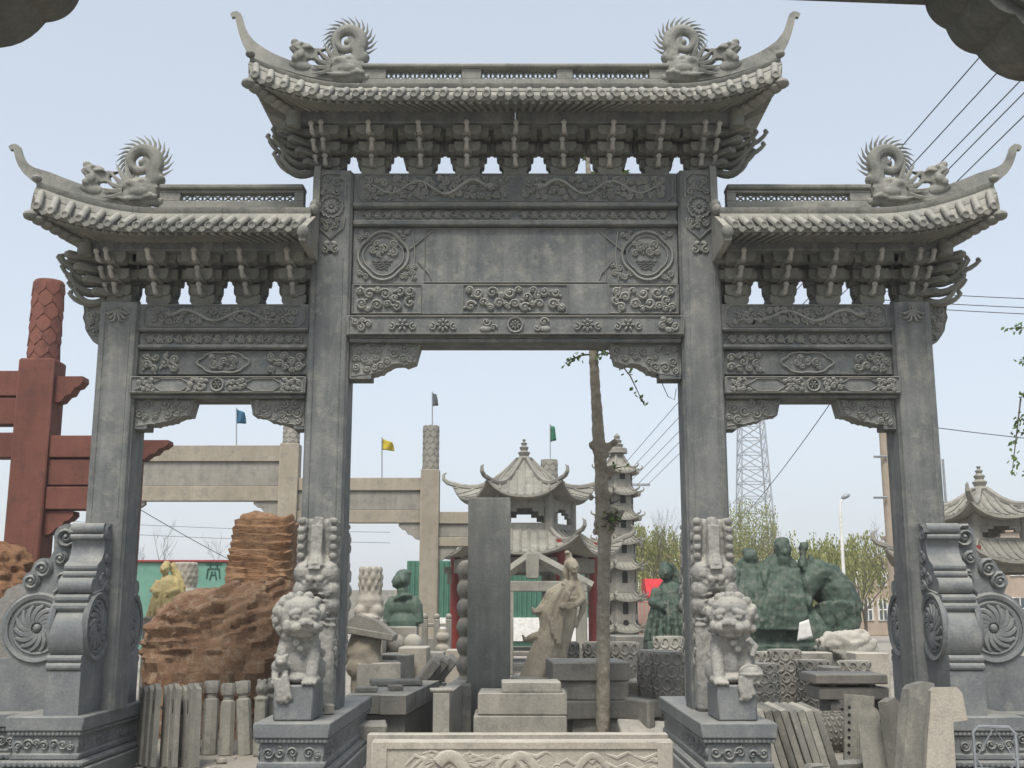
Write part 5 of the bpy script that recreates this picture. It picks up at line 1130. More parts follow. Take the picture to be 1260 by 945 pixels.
for i in range(3): p = at(515 + 9 * i, 815, 15.9); block('stone_bar', 'grey stone bar leaning behind the slab pile, %s the tall dark slab' % ('third from', 'second from', 'nearest')[i], 'stone bar', .13, .5, .62, (p.x - .12, 15.9 + .1 * i, .42 if i < 0 else .4), 0, SLATE, rot=(R(8), R(38), R(6)), group='stone bars leaning behind the slab pile')
bl('stone_block', 'low stone block the leaning bars rest on behind the slab pile', 'stone block', 492, 545, 845, 880, 15.6, .9, YARD, zb=.002)
bl('stone_block', 'pale stone block behind the slab pile near the green bust', 'stone block', 490, 525, 797, 820, 17.6, .8, PALE, zb=.002); bl('stone_block', 'low pale stone block left of the tall dark slab', 'stone block', 548, 566, 800, 815, 18.4, .6, PALE, zb=.002)
x0, x1 = xx(533, 856, 12.7), xx(553, 856, 12.7); m = MB(); m.prism([(x0, 12.7), (x1, 12.7), (x1 + .25, 17.6), (x0 + .25, 17.6)], 'z', .002, zz(853, 12.7)); tag(m.build('stone_slab', YARD, None, 30), 'long stone slab standing on edge beside the tall dark slab', 'stone slab'); m = MB()
p = at(543, 850, 12.9); block('stone_offcut', 'flat stone cap resting on the end of the slab on edge', 'stone offcut', .24, .22, .04, (p.x, 12.85, zz(853, 12.7) + .004), .1, YARD)
# blocks in front of the stele
G3 = 'blocks stacked before the tall dark slab'
bl('stone_block', 'wide stone block at the bottom of the stack before the tall dark slab', 'stone block', 582, 697, 881, 940, 12.6, .8, BEIGEG, .6, zb=.002); zt_ = zz(881, 12.6)
bl('stone_block', 'wide stone block on top of another before the tall dark slab', 'stone block', 588, 698, 853, 880, 12.62, .72, BEIGEG, -.8, zb=zt_ + .004)
bl('stone_slab', 'thin tilted slab topmost of the stack before the tall dark slab', 'stone slab', 617, 690, 839, 852, 12.66, .5, YARD, 2, zb=zz(853, 12.62) + .004)
# stack by the tree
bl('stone_slab', 'broad slab topmost of the stack by the tree trunk', 'stone slab', 677, 772, 815, 838, 13.9, 1.1, YARD, 3, zb=zz(838, 13.9)); za_ = zz(838, 13.9) - .004
bl('stone_slab', 'slab second from top of the stack by the tree trunk', 'stone slab', 682, 775, 838, 862, 13.95, 1.0, YARD, -2, zb=zz(862, 13.9)); 
o = block('stone_slab', 'long slab low in the stack, jutting right past the tree trunk', 'stone slab', 1.15, 1.0, zz(862, 13.9) - .004 - zz(886, 13.7), (xx(748, 874, 13.8), 14.35, zz(886, 13.7)), R(10), SLATE)
bl('stone_block', 'bottom block of the stack by the tree trunk', 'stone block', 700, 790, 886, 930, 13.9, .9, SLATE, 4, zb=.002).scale.z = (zz(886, 13.7) - .006) / (zz(886, 13.9) - .002)
block('stone_bar', 'short dark stone bar leaning against the stack by the tree', 'stone bar', .13, .13, .55, (xx(716, 895, 13.0), 13.0, .03), 0, STELE, rot=(R(10), R(-55), 0))
o = block('stone_slab', 'pale flat slab leaning low right of the tree trunk', 'stone slab', .62, .7, .07, (xx(798, 900, 13.1), 13.1, .12), 0, YARD, rot=(R(24), R(3), R(4)))
bl('stone_block', 'long grey stone block lying before the pagoda', 'stone block', 752, 812, 783, 805, 20.5, 1.2, SLATE, 8, zb=.002)
for i, px in enumerate((468, 487, 508)): m = MB(); m.ell((0, 0, .16), .16, None, 16, 11); o = m.build('stone_ball', YARD); p = at(px, 795, 18.8); o.location = (p.x, 18.8, zz(805, 18.8)); tag(o, 'round stone ball on the low wall, %s the tall dark slab' % ('third from', 'second from', 'nearest')[i], 'stone ball', 'stone balls below the green bust')
bl('low_wall', 'low stone wall carrying balls below the green bust', 'wall', 455, 545, 803, 830, 18.5, .7, BEIGEG, zb=.002)
# balustrade behind the bust
ob = thing('balustrade', 'low carved stone balustrade behind the green bust', 'balustrade', (at(505, 790, 21).x, 21, 0), world=True); x0, x1 = xx(478, 780, 21), xx(552, 780, 21)
m = MB(); m.box(x0, x1, 20.95, 21.05, zz(771, 21), zz(767, 21), .01); m.build('rail', YARD, ob); m = MB(); m.box(x0, x1, 20.94, 21.06, .002, zz(785, 21), .01); m.build('panel', YARD, ob)
for i in range(6): x = x0 + (x1 - x0) * i / 5; m = MB(); m.box(x - .05, x + .05, 20.9, 21.1, .0, zz(762, 21), .01); m.ell((x, 21, zz(759, 21)), .06); m.build('post', YARD, ob)
m = MB(); x = xx(545, 760, 20.2)
for i in range(5): m.ell((x, 20.2, .25 + .2 * i), (.13, .13, .11), None, 12, 8)
m.lathe([(.16, .002), (.14, .2), (.08, .22), (.08, 1.2), (0, 1.2)], 12, T(x, 20.2, 0)); tag(sculpt('ball_finial', m, PALE, None, .02, 0), 'white finial of stacked balls at the foot of the beige column', 'stone finial')
# ------------------------------------------------------------------ right-hand clutter
G4 = 'thin stone panels leaning by the right lion plinth'
for i in range(8):
    m = MB(); m.box(-.035, .035, -.3, .3, 0, .62, .006); jit(m, jr, .003); o = m.build('leaning_slab', SLATE if i % 3 else YARD); p = at(948 + 10 * i, 935, 11.9); o.location = (p.x, 11.95, .003); o.rotation_euler = (R(3), R(-17), R(4)); tag(o, 'thin stone slab leaning in a close row, %s the right lion plinth' % ORD[i], 'stone slab', G4)
o = block('stone_slab', 'thin pale slab lying on top of the leaning panel row', 'stone slab', .72, .42, .05, (xx(960, 874, 11.95), 11.95, zz(880, 11.75)), 0, YARD, rot=(0, R(2), R(4)))
bl('stone_slab', 'long pale slab topmost on the stone trestle by the right outer pillar', 'stone slab', 1003, 1092, 830, 841, 13.2, .7, PALE, zb=zz(842, 13.2)); bl('stone_slab', 'beige slab beneath the pale slab on the stone trestle', 'stone slab', 1008, 1094, 846, 861, 13.25, .62, BEIGEG, zb=zz(861, 13.25))
for px in (1022, 1082): bl('stone_block', ('upright stone block carrying the beige slab at its free end', 'upright stone block carrying the beige slab next to the outer pillar')[px > 1050], 'stone block', px, px + 12, 862, 930, 13.3, .5, SLATE, zb=.002)
for i, px in enumerate((1020, 1068)): bl('stone_offcut', ('small stone spacer between the two trestle slabs near its free end', 'small stone spacer between the two trestle slabs next to the pillar')[i], 'stone offcut', px, px + 10, 842, 846, 13.3, .4, SLATE)
ob = thing('drilled_slab', 'dark grooved stone panel with a row of drilled holes leaning by the trestle', 'stone panel', (xx(1056, 930, 12.2), 12.2, .003), rot=(R(-6), R(4), R(-12))); m = MB(); m.box(-.15, .15, -.04, .04, 0, .68, .006)
for k in range(4): m.box(-.02 + .045 * k, .005 + .045 * k, -.05, -.03, .02, .66, .004)
m.build('panel', SLATE, ob)
for k in range(7): MB().lathe([(.016, 0), (.016, .012)], 8, T(-.1, -.036, .1 + .075 * k, rx=PI / 2)).build('drilled_hole', DARKH, ob)
for i, (px, w, h, lab) in enumerate(((1078, .24, .62, 'scalloped grey stone fragment upright beside the drilled panel'), (1098, .2, .72, 'taller scalloped stone fragment between the drilled panel and broken slab'))):
    m = MB(); out = [(-w / 2, 0), (w / 2, 0), (w / 2, h * .35)] + scallop([(w / 2, h * .35), (w * .42, h * .55), (w * .34, h * .75), (w * .1, h)], 4, .2) + [(-w / 2, h * .96)]; m.prism(out, 'y', -.06, .06); jit(m, jr, .003); o = m.build('stone_fragment', SLATE, None, 30); o.location = (xx(px, 935, 11.6), 11.6 - .25 * i, .003); o.rotation_euler = (R(-5), R(-3), R(-20 + 50 * i)); tag(o, lab, 'stone fragment')
Y = 10.25
def broken(label, pts, Y, t, mat, rz):
    P = [(xx(a, b, Y), max(.003, zz(b, Y))) for a, b in pts]; cx = sum(p[0] for p in P) / len(P); m = MB(); m.prism([(x - cx, z) for x, z in P], 'y', 0, t); jit(m, jr, .004); o = m.build('broken_slab', mat, None, 30); o.location = (cx, Y, 0); o.rotation_euler = (R(-4), 0, R(rz)); return tag(o, label, 'stone slab')
broken('dark weathered broken slab leaning before the right outer drum stone', [(1107, 960), (1112, 925), (1118, 880), (1124, 848), (1130, 842), (1148, 839), (1158, 841), (1156, 880), (1152, 960)], 10.35, .14, SLATE, 14)
broken('pale notched broken slab standing before the right outer drum stone', [(1140, 960), (1144, 905), (1147, 880), (1149, 850), (1153, 846), (1180, 846), (1186, 853), (1192, 886), (1175, 889), (1177, 960)], 10.05, .12, PALE, -6)
ob = thing('steel_rack', 'grey steel rack with crossed bars standing by the right outer plinth', 'metal rack', (xx(1226, 940, 10.2), 10.2, 0), R(-14)); m = MB(); w, h, r = .2, .56, .05
def rr(w, h, z0): return [(-w + r, 0, z0), (w - r, 0, z0), (w, 0, z0 + r), (w, 0, z0 + h - r), (w - r, 0, z0 + h), (-w + r, 0, z0 + h), (-w, 0, z0 + h - r), (-w, 0, z0 + r)]
m.tube(rr(.17, .55, .02), .013, 6, close=True); m.build('rim', STEEL, ob); m = MB(); m.tube([(-.16, 0, .3), (0, 0, .56), (.16, 0, .3), (0, 0, .03), (-.16, 0, .3)], .009, 5); m.build('cross_bars', STEEL, ob); m = MB(); m.tube([(-.16, .0, .22), (.16, 0, .22)], .009, 5); m.build('rail', STEEL, ob)
for i in range(60):
    px = jr.choice((jr.uniform(150, 330), jr.uniform(940, 1110), jr.uniform(440, 830))); Yr = jr.uniform(10.7, 13.5); m = MB(); s_ = jr.uniform(.02, .05); m.ell((0, 0, s_ * .5), (s_ * jr.uniform(.8, 1.5), s_, s_ * .7), None, 6, 4); jit(m, jr, s_ * .15); o = m.build('stone_chip', jr.choice((YARD, SLATE, PALE)), None, 15); o.location = (xx(px, 920, Yr), Yr, .0); tag(o, 'small loose stone chip lying on the yard ground', 'stone chip', 'loose chips on the ground')
p = at(409, 876, 10.9); block('stone_offcut', 'small pale stone cube left on the plinth beside the left lion', 'stone offcut', .09, .09, .09, (-1.70, 10.75, ZP + .002), .3, PALE)

CL_ = [  # label, name, px centre, picture top, distance, width, depth, height, turn, material
 ('flat weathered slab lying left of the pale block near the green bust', 'stone_slab', 462, 815, 16.4, .62, .5, .09, 14, YARD),
 ('second flat slab stacked crosswise near the beige pedestal', 'stone_slab', 478, 806, 17.0, .5, .6, .10, -22, SLATE),
 ('long narrow stone beam lying behind the leaning bars', 'stone_bar', 520, 806, 17.4, 1.1, .16, .14, 28, YARD),
 ('rough stone cube between the edge slab and the tall dark slab', 'stone_block', 566, 842, 14.1, .24, .3, .34, 8, SLATE),
 ('low stone block beside the foot of the tall dark slab', 'stone_block', 640, 842, 14.2, .42, .4, .42, -6, YARD),
 ('square stone block left of the slab stack by the tree', 'stone_block', 664, 862, 13.7, .26, .3, .46, 12, SLATE),
 ('thin slab tilted against the slab stack by the tree', 'stone_slab', 790, 862, 13.2, .10, .5, .5, 26, SLATE),
 ('pale sandy block behind the slab stack, before the pagoda', 'stone_block', 782, 838, 15.0, .3, .5, .5, 5, PALE),
 ('long stone beam lying before the fence and the pagoda', 'stone_bar', 790, 770, 26.0, 2.2, .4, .5, -4, YARD),
 ('grey coping stone on the ground behind the tree trunk drums', 'stone_block', 720, 796, 19.0, 1.5, .6, .55, 6, SLATE),
 ('weathered block stack base behind the drums of the green statue', 'stone_block', 985, 803, 17.6, 1.0, .5, .42, -3, YARD),
 ('small pale block between the drums and the trestle', 'stone_block', 1024, 820, 14.6, .2, .3, .52, 16, PALE),
 ('white block behind the trestle beside the right outer pillar', 'stone_block', 1072, 803, 17.0, .5, .4, .62, 4, PALE),
 ('grey slab on edge beneath the trestle slabs', 'stone_slab', 1050, 872, 13.6, .6, .08, .36, -8, SLATE),
 ('dark stone bar lying before the leaning slab row', 'stone_bar', 1030, 925, 11.7, .7, .12, .08, 22, STELE),
 ('flat broken piece lying before the scalloped fragments', 'stone_offcut', 1062, 938, 11.2, .34, .2, .06, -18, SLATE),
 ('second flat broken piece lying by the right lion plinth', 'stone_offcut', 1015, 938, 11.3, .28, .2, .05, 34, YARD),
 ('squat stone block against the red boulder foot', 'stone_block', 352, 846, 13.9, .3, .4, .36, 9, SLATE),
 ('flat stone slab against the left lion plinth, towards the pile', 'stone_slab', 452, 892, 12.3, .34, .5, .16, 7, YARD)]
for lab, nm, px, pt, Yc_, w, d, h, rz, mt in CL_:
    p = at(px, pt, Yc_); z = max(.003, p.z - h); 
    if nm in ('stone_block',): h, z = max(.1, p.z - .003), .003
    elif z > .02 and nm != 'stone_slab': z = .003
    elif nm == 'stone_slab' and pt < 830: h, z = max(.1, p.z - .003), .003
    o = block(nm, lab, nm.replace('_', ' '), w, d, h, (p.x, Yc_ + d / 2, z), R(rz), mt, c=.018, j=.008)
# ------------------------------------------------------------------ hexagonal pavilions and pagoda
def hexroof(root, cx, cy, R0, z_eave, z_top, r_top, up, mat, ribs=9, rot=0., name='roof', hipr=.07, curlk=1.):
    m = MB(); N = 6; st = 8
    V6 = [(math.cos(rot + 2 * PI * k / N), math.sin(rot + 2 * PI * k / N)) for k in range(N)]
    def surf(k, u, v):                        # u along the eave 0..1, v from eave 0 to top 1
        a, b = V6[k], V6[(k + 1) % N]; x = a[0] + (b[0] - a[0]) * u; y = a[1] + (b[1] - a[1]) * u
        rr_ = R0 + (r_top - R0) * v; lift = up * (abs(2 * u - 1) ** 2.6) * (1 - v) ** 2; sag = -(z_top - z_eave) * .42 * math.sin(PI * v) * .55
        return Vector((cx + x * rr_, cy + y * rr_, z_eave + (z_top - z_eave) * v + lift + sag))
    for k in range(N):
        m.grid(lambda u, v: surf(k, u, v), 10, st); m.grid(lambda u, v: surf(k, u, 0) - Vector((0, 0, .06 * (1 - v) + .0)), 10, 1); m.grid(lambda u, v: surf(k, u, v * .55) - Vector((0, 0, .06 + .25 * v * (z_top - z_eave))), 10, 3)
    o = m.fixn(name, mat, root, 30); r_ = MB()
    for k in range(N):
        for i in range(ribs):
            u = (i + .5) / ribs; o_ = abs(2 * u - 1); kk = 1 - r_top / R0; vm = min(1., (1 - o_) / kk) if kk > 0 else 1.
            if vm > .06: r_.tube([surf(k, .5 + (u - .5) / max(.02, 1 - kk * vm * v / 5), vm * v / 5) + Vector((0, 0, .012)) for v in range(6)], hipr * .5, 5)
    r_.build('tile_rows', mat, o)
    for k in range(N):
        pts = [surf(k, 0, v / 8) + Vector((0, 0, .03)) for v in range(8, -1, -1)]; d = Vector((V6[k][0], V6[k][1], 0)); e = pts[-1]
        pts += [e + d * .14 * curlk + Vector((0, 0, .04 * curlk)), e + d * .25 * curlk + Vector((0, 0, .14 * curlk)), e + d * .25 * curlk + Vector((0, 0, .26 * curlk)), e + d * .17 * curlk + Vector((0, 0, .31 * curlk))]
        MB().tube(pts, [hipr] * 9 + [hipr * .9, hipr * .75, hipr * .55, hipr * .3], 6).build('hip_ridge', mat, o)
    return o
def hexring(m, cx, cy, r0, r1, z0, z1, rot): 
    m.lathe([(r0, z0), (r1, z0), (r1, z1), (r0, z1), (r0, z0)], 6, T(cx, cy, 0, rz=rot))
def pavilion(label, px, Y, e):
    # e: picture heights of finial top, apex, upper eave, upper wall foot, lower roof head, lower eave, beam foot
    cx = xx(px, 640, Y); k = Y / 31.0; root = thing('hexagonal_pavilion', label, 'pavilion', (cx, Y, 0), world=True); z = [zz(v, Y) for v in e]
    rot = 0.
    hexroof(root, cx, Y, 1.95 * k, z[2], z[1], .16, .42 * k, PAV, 9, rot)
    m = MB(); m.lathe([(.2, z[1] - .06), (.24, z[1] + .04), (.12, z[1] + .1), (.17, z[1] + .2), (.09, z[1] + .26), (.13, z[1] + .34), (.06, z[1] + .4), (.09, z[1] + .46), (.03, z[1] + .5), (.05, z[1] + .56), (0, z[0])], 12, T(cx, Y, 0)); m.build('finial', PAV, root)
    for i in range(6):
        a = rot + PI / 3 * i; x, y = cx + 1.28 * k * math.cos(a), Y + 1.28 * k * math.sin(a); m = MB(); m.lathe([(.13, z[3] - .2), (.13, z[2] + .25)], 8, T(x, y, 0)); m.build('upper_post', PAV, root)
        a2 = a + PI / 3; x2, y2 = cx + 1.28 * k * math.cos(a2), Y + 1.28 * k * math.sin(a2); L = math.hypot(x2 - x, y2 - y); an = math.atan2(y2 - y, x2 - x)
        m = MB(); h = z[2] - z[3]; t = .05
        m.box(0, L, -t, t, h * .62, h * 1.15, .01); m.box(0, L, -t, t, -.15, h * .12, .01)
        m.prism([(L * .1, h * .62), (L * .34, h * .62), (L * .34, h * .5), (L * .22, h * .5), (L * .22, h * .35), (L * .1, h * .35)], 'y', -t, t); m.prism([(L * .9, h * .62), (L * .66, h * .62), (L * .66, h * .5), (L * .78, h * .5), (L * .78, h * .35), (L * .9, h * .35)], 'y', -t, t)
        q = MB(); q.add(m.v, m.f, T(x, y, z[3], rz=an)); q.build('lattice_wall', PAV, root)
    hexroof(root, cx, Y, 2.72 * k, z[5], z[4], 1.35 * k, .48 * k, PAV, 12, rot, 'roof')
    for i in range(6):
        a = rot + PI / 3 * i; x, y = cx + 1.85 * k * math.cos(a), Y + 1.85 * k * math.sin(a); m = MB(); m.lathe([(.19, 0), (.19, .35), (.14, .38), (.14, z[5] + .35)], 12, T(x, y, 0)); m.build('column', REDP, root)
        m = MB(); m.box(-.22, .22, -.1, .1, z[6] - .28, z[6] + .02, .03); m.box(-.32, .32, -.08, .08, z[6] + .0, z[6] + .18, .03); q = MB(); q.add(m.v, m.f, T(x, y, 0, rz=a)); q.build('column_head', PAV, root)
        a2 = a + PI / 3; x2, y2 = cx + 1.85 * k * math.cos(a2), Y + 1.85 * k * math.sin(a2); L = math.hypot(x2 - x, y2 - y); an = math.atan2(y2 - y, x2 - x); m = MB(); m.box(0, L, -.1, .1, z[6], z[6] + .38, .02); q = MB(); q.add(m.v, m.f, T(x, y, 0, rz=an)); q.build('beam', PAV, root)
        m = MB(); m.box(.15, L - .15, -.14, .14, .35, .45, .02); m.box(.3, .45, -.1, .1, 0, .35, .01); m.box(L - .45, L - .3, -.1, .1, 0, .35, .01); q = MB(); q.add(m.v, m.f, T(x, y, 0, rz=an)); q.build('bench', PAV, root)
    m = MB(); m.lathe([(2.3 * k, 0), (2.3 * k, .12), (0, .12)], 6, T(cx, Y, 0, rz=rot)); m.build('platform', PAV, root)
    return root, cx, z
pv, pcx, pz = pavilion('grey stone hexagonal pavilion with two upturned roofs and red columns behind the lady statue', 645, 31.0, (540, 566, 616, 651, 655, 684, 706))
pavilion('grey stone hexagonal pavilion with two upturned roofs beyond the right outer pillar', 1209, 26.0, (574, 604, 640, 668, 668, 694, 706))
# gabled stone frame before the pavilion
Y = 27.5; a, b, c = at(655, 683, Y), at(607, 717, Y), at(728, 722, Y); ob = thing('stone_gable_frame', 'open stone gable frame with king post standing before the central pavilion', 'stone frame', (a.x, Y, 0), world=True)
for p, q_ in ((a, b), (a, c)): MB().tube([p, q_], .13, 4).build('rafter', PAV, ob)
m = MB(); m.box(a.x - .16, a.x + .16, Y - .14, Y + .14, zz(712, Y), a.z + .05, .02); m.build('king_post', PAV, ob); m = MB(); m.box(b.x + .1, c.x - .1, Y - .11, Y + .11, zz(728, Y), zz(715, Y), .02); m.build('tie_beam', PAV, ob)
for x in (b.x + .35, c.x - .25): m = MB(); m.box(x - .13, x + .13, Y - .13, Y + .13, 0, zz(728, Y), .02); m.build('pillar', PAV, ob)
# pagoda
Y = 35.0; cx = xx(761, 650, Y); pg = thing('stone_pagoda', 'slender grey stone pagoda of seven tiers behind the tree trunk', 'pagoda', (cx, Y, 0), world=True)
ev = [582, 609, 639, 669, 700, 738, 776]; zt_ = zz(556, Y); u = Y / F
m = MB(); m.lathe([(.32, zt_ - .05), (.30, zt_ + .1), (.16, zt_ + .14), (.20, zt_ + .22), (.12, zt_ + .27), (.15, zt_ + .35), (.08, zt_ + .4), (.1, zt_ + .48), (.04, zt_ + .55), (0, zz(533, Y))], 12, T(cx, Y, 0)); m.build('spire', PAV, pg)
for i, e_ in enumerate(ev):
    ze = zz(e_, Y); w = .48 + .02 * i; zn = zz(ev[i + 1] - 9, Y) if i < 6 else 0
    ztop = zt_ if i == 0 else ze + .24
    hexroof(pg, cx, Y, (.74 + .018 * i) if i else .72, ze, ztop, .12 if i == 0 else w * .9, .10, PAV, 6, R(15), 'roof', .032, .4)
    m = MB(); m.lathe([(w, zn), (w, ze + .1)], 6, T(cx, Y, 0, rz=R(15))); body = m.build('storey', PAV, pg)
    for k in range(6):
        a = R(15) + PI / 3 * (k + .5); ap = w * math.cos(PI / 6); zc = (zn + .24 + ze) / 2 if i < 6 else zn + 1; hh = min(.22, (ze - zn) * .28); ww = .085
        out = [(-ww, -hh), (ww, -hh), (ww, hh * .4)] + [(ww * math.cos(R(t)), hh * .4 + ww * math.sin(R(t))) for t in (30, 60, 90, 120, 150)] + [(-ww, hh * .4)]
        q = MB(); q.prism(out, 'y', -.02, .02); w_ = MB(); w_.add(q.v, q.f, T(cx + (ap - .012) * math.cos(a), Y + (ap - .012) * math.sin(a), zc, rz=a + PI / 2)); w_.fixn('window', DARKH, body)
m = MB(); m.lathe([(1.1, 0), (1.1, .3), (.9, .32), (.9, .5), (0, .5)], 6, T(cx, Y, 0, rz=R(15))); m.build('base', PAV, pg)
# ------------------------------------------------------------------ trees
def limb(mb, a, d, L, r, depth, rng, tips, bend=.25, n=4, up=.1):
    pts = [a]; rs = [r]; p = Vector(a); dd = Vector(d).normalized()
    for i in range(n): dd = (dd + Vector((rng.uniform(-bend, bend), rng.uniform(-bend, bend), rng.uniform(-bend, bend) + up))).normalized(); p = p + dd * L / n; pts.append(p.copy()); rs.append(r * (1 - .7 * (i + 1) / n))
    mb.tube(pts, rs, 5 if r > .02 else 4)
    if depth == 0: tips.append((pts[-1], dd)); return
    for k in range(rng.choice((2, 3, 3))):
        i = rng.randint(2, n); q = (dd + Vector((rng.uniform(-1, 1), rng.uniform(-1, 1), rng.uniform(-.3, .7))) * .8).normalized(); limb(mb, pts[i], q, L * rng.uniform(.55, .8), rs[i] * .8 + .002, depth - 1, rng, tips, bend, n, up)
def leaf(mb, p, s, rng, d=None):
    n = Vector((rng.uniform(-1, 1), rng.uniform(-1, 1), rng.uniform(-1, 1))).normalized(); t = d or n.orthogonal().normalized(); b = n.cross(t).normalized(); mb.add([p, p + t * s * .5 + b * s * .28, p + t * s, p + t * s * .5 - b * s * .28], [(0, 1, 2, 3)])
# pollarded trunk behind the opening
tr = random.Random(3); Y = 13.55; ob = thing('pollarded_tree', 'bare pollarded tree trunk with knots and a few fresh leaves behind the central opening', 'tree', (xx(742, 905, Y), Y, 0), world=True)
def tq(px, py, dy=0.): v = at(px, py, Y); return Vector((v.x, Y + dy, v.z))
path = [(742, 930, 10.5), (742, 880, 10), (742, 800, 10), (743, 720, 9.5), (744, 660, 10.5), (743, 640, 13), (741, 615, 10.5), (739, 570, 9.5), (737, 548, 10), (734, 500, 8.2), (731, 450, 7.2), (729, 400, 6.6), (727, 300, 5.8), (724, 215, 4.5), (722, 190, 3)]
P0 = [tq(a, b) for a, b, _ in path]; P0[0].z = -.02; b = MB(); b.tube(P0, [r * .80 * 13.9 / F for _, _, r in path], 14)
for px, py, r in ((756, 545, 4.5), (728, 548, 5), (752, 578, 5.5), (727, 612, 4), (753, 632, 8), (749, 650, 9), (757, 640, 6), (735, 645, 6), (748, 610, 5), (732, 655, 4), (747, 560, 4), (741, 700, 4), (739, 520, 3.5)): b.ell(tq(px, py, -.03), (r * .0085, r * .0085, r * .0100))
b.tube([tq(745, 552), tq(757, 543)], [.06, .03], 6); b.tube([tq(745, 585), tq(756, 577)], [.06, .035], 6); b.tube([tq(745, 640), tq(764, 632), tq(768, 628)], [.09, .05, .02], 6)
sculpt('trunk', b, BARK, ob, .014, 0, .010, 13)
m = MB(); l = MB()
def sprig(p, d, L, n, s=.07, droop=0.):
    pts = [p + d * L * t + Vector((0, 0, -droop * t * t)) for t in (0, .35, .7, 1)]; m.tube(pts, [.013, .010, .008, .004], 4)
    for i in range(n): t = tr.uniform(.2, 1); k = min(2, int(t * 3)); q_ = pts[k].lerp(pts[k + 1], t * 3 - k if t < 1 else 1); leaf(l, q_ + Vector((tr.uniform(-.05, .05), tr.uniform(-.05, .05), tr.uniform(-.05, .05))), s * tr.uniform(.7, 1.3), tr)
sprig(tq(731, 436), Vector((-1, 0, .1)), .36, 26, .07, .15); sprig(tq(731, 440), Vector((.6, -.2, .3)), .2, 16); sprig(tq(731, 432), Vector((-.5, 0, .5)), .25, 14); sprig(tq(736, 430), Vector((1, 0, .1)), .55, 30, .07, .75); sprig(tq(740, 580), Vector((1, -.2, .2)), .26, 14, .06); sprig(tq(728, 330), Vector((-1, 0, .2)), .95, 22, .07, 1.2)
for k in range(16): a = tr.uniform(0, 6.28); py = tr.uniform(180, 300); sprig(tq(726, py), Vector((math.cos(a) * 1.3, math.sin(a) * .5, .5)), tr.uniform(.3, .65), 22, .08, .1)
for k in range(12): sprig(tq(tr.uniform(745, 758), tr.uniform(632, 650), -.08), Vector((tr.uniform(-1, 1), -.5, tr.uniform(-.6, .6))), .14, 5, .05)
for k in range(9): sprig(tq(750, 640 - 10 * (k % 3)), Vector((tr.uniform(-.6, 1), tr.uniform(-.5, .5), .3)), tr.uniform(.1, .2), 0)
m.build('twigs', TWIG, ob); l.build('leaves', LEAF, ob)
# leafing branch from the tree standing just right of the view
tr = random.Random(9); ob = thing('leafing_tree', 'young leafing tree at the right picture edge beyond the far pavilion roof', 'tree', (7.75, 16.0, 0), world=True); m = MB(); l = MB(); m.tube([(7.75, 16, -.02), (7.72, 16, 2.2), (7.8, 16, 4.2), (7.76, 16, 5.8)], [.1, .085, .06, .02], 8); m.build('trunk', BARK, ob); m = MB()
for k in range(11):
    p = Vector((7.76, 16, 2.9 + .26 * k)); sgn = -1 if k % 2 == 0 else 1; sprig(p, Vector((sgn * .9, tr.uniform(-.3, .3), .25)), tr.uniform(.55, .8), 30, .085, .1)
p = at(1252, 500, 16.0)
sprig(Vector((7.76, 16, 4.6)), (at(1240, 520, 16) - Vector((7.76, 16, 4.6))).normalized(), .75, 20, .09, .05); sprig(at(1256, 490, 16), Vector((-.2, 0, -1)), 1.1, 46, .09, 0); m.build('twigs', TWIG, ob); l.build('leaves', LEAF, ob)
def willow(label, px, Y, ytop, w, seed):
    r_ = random.Random(seed); x = xx(px, 740, Y); H_ = zz(ytop, Y); ob = thing('willow_tree', label, 'tree', (x, Y, 0), world=True, group='spring willows behind the yard'); m = MB(); tips = []
    limb(m, Vector((x, Y, -.05)), (0, 0, 1), H_ * .42, .16, 3, r_, tips, .3, 4, .12); m.build('trunk', TWIG, ob); l = MB(); s_ = MB()
    for (p, d) in tips + [(Vector((x + r_.gauss(0, w * .33), Y + r_.gauss(0, w * .3), H_ * r_.uniform(.62, .98))), None) for _ in range(110)]:
        L = r_.uniform(.25, .55) * H_ * .7; 
        for j in range(3):
            q_ = p + Vector((r_.uniform(-.25, .25), r_.uniform(-.25, .25), 0)); n = 15; dx = r_.uniform(-.12, .12)
            for i in range(n): leaf(l, q_ + Vector((dx * i / n + r_.uniform(-.07, .07), r_.uniform(-.07, .07), -L * i / n)), .15 * r_.uniform(.7, 1.4), r_, Vector((r_.uniform(-.4, .4), r_.uniform(-.4, .4), -1)).normalized())
    l.build('crown', WILLOW, ob)
willow('fresh yellow-green willow tree beyond the street lamp', 1045, 50, 650, 3.4, 1); willow('pale yellow-green willow right of the pagoda', 800, 58, 640, 2.2, 2); willow('thin yellow-green willow beneath the lattice tower', 920, 70, 610, 3.6, 5); willow('yellow-green willow behind the green group statue', 1000, 60, 668, 3., 7)
def bare(label, px, Y, ytop, seed, r=.09, d=5):
    r_ = random.Random(seed); x = xx(px, 740, Y); H_ = zz(ytop, Y); ob = thing('bare_tree', label, 'tree', (x, Y, 0), world=True, group='leafless trees behind the yard'); m = MB(); tips = []
    limb(m, Vector((x, Y, -.05)), (0, 0, 1), H_ * .42, r, d, r_, tips, .22, 4, .14); m.build('trunk', TWIG, ob)
bare('leafless tree left of the street lamp', 992, 42, 622, 4); bare('leafless tree between the street lamp and the right outer pillar', 1062, 40, 640, 6); bare('leafless tree beside the left outer pillar above the green board', 188, 44, 655, 8); bare('leafless tree above the green board behind the orange rock', 258, 46, 668, 11); bare('leafless tree behind the scaled column and pavilion', 590, 48, 640, 14); bare('leafless tree rising behind the pagoda', 792, 52, 620, 15)
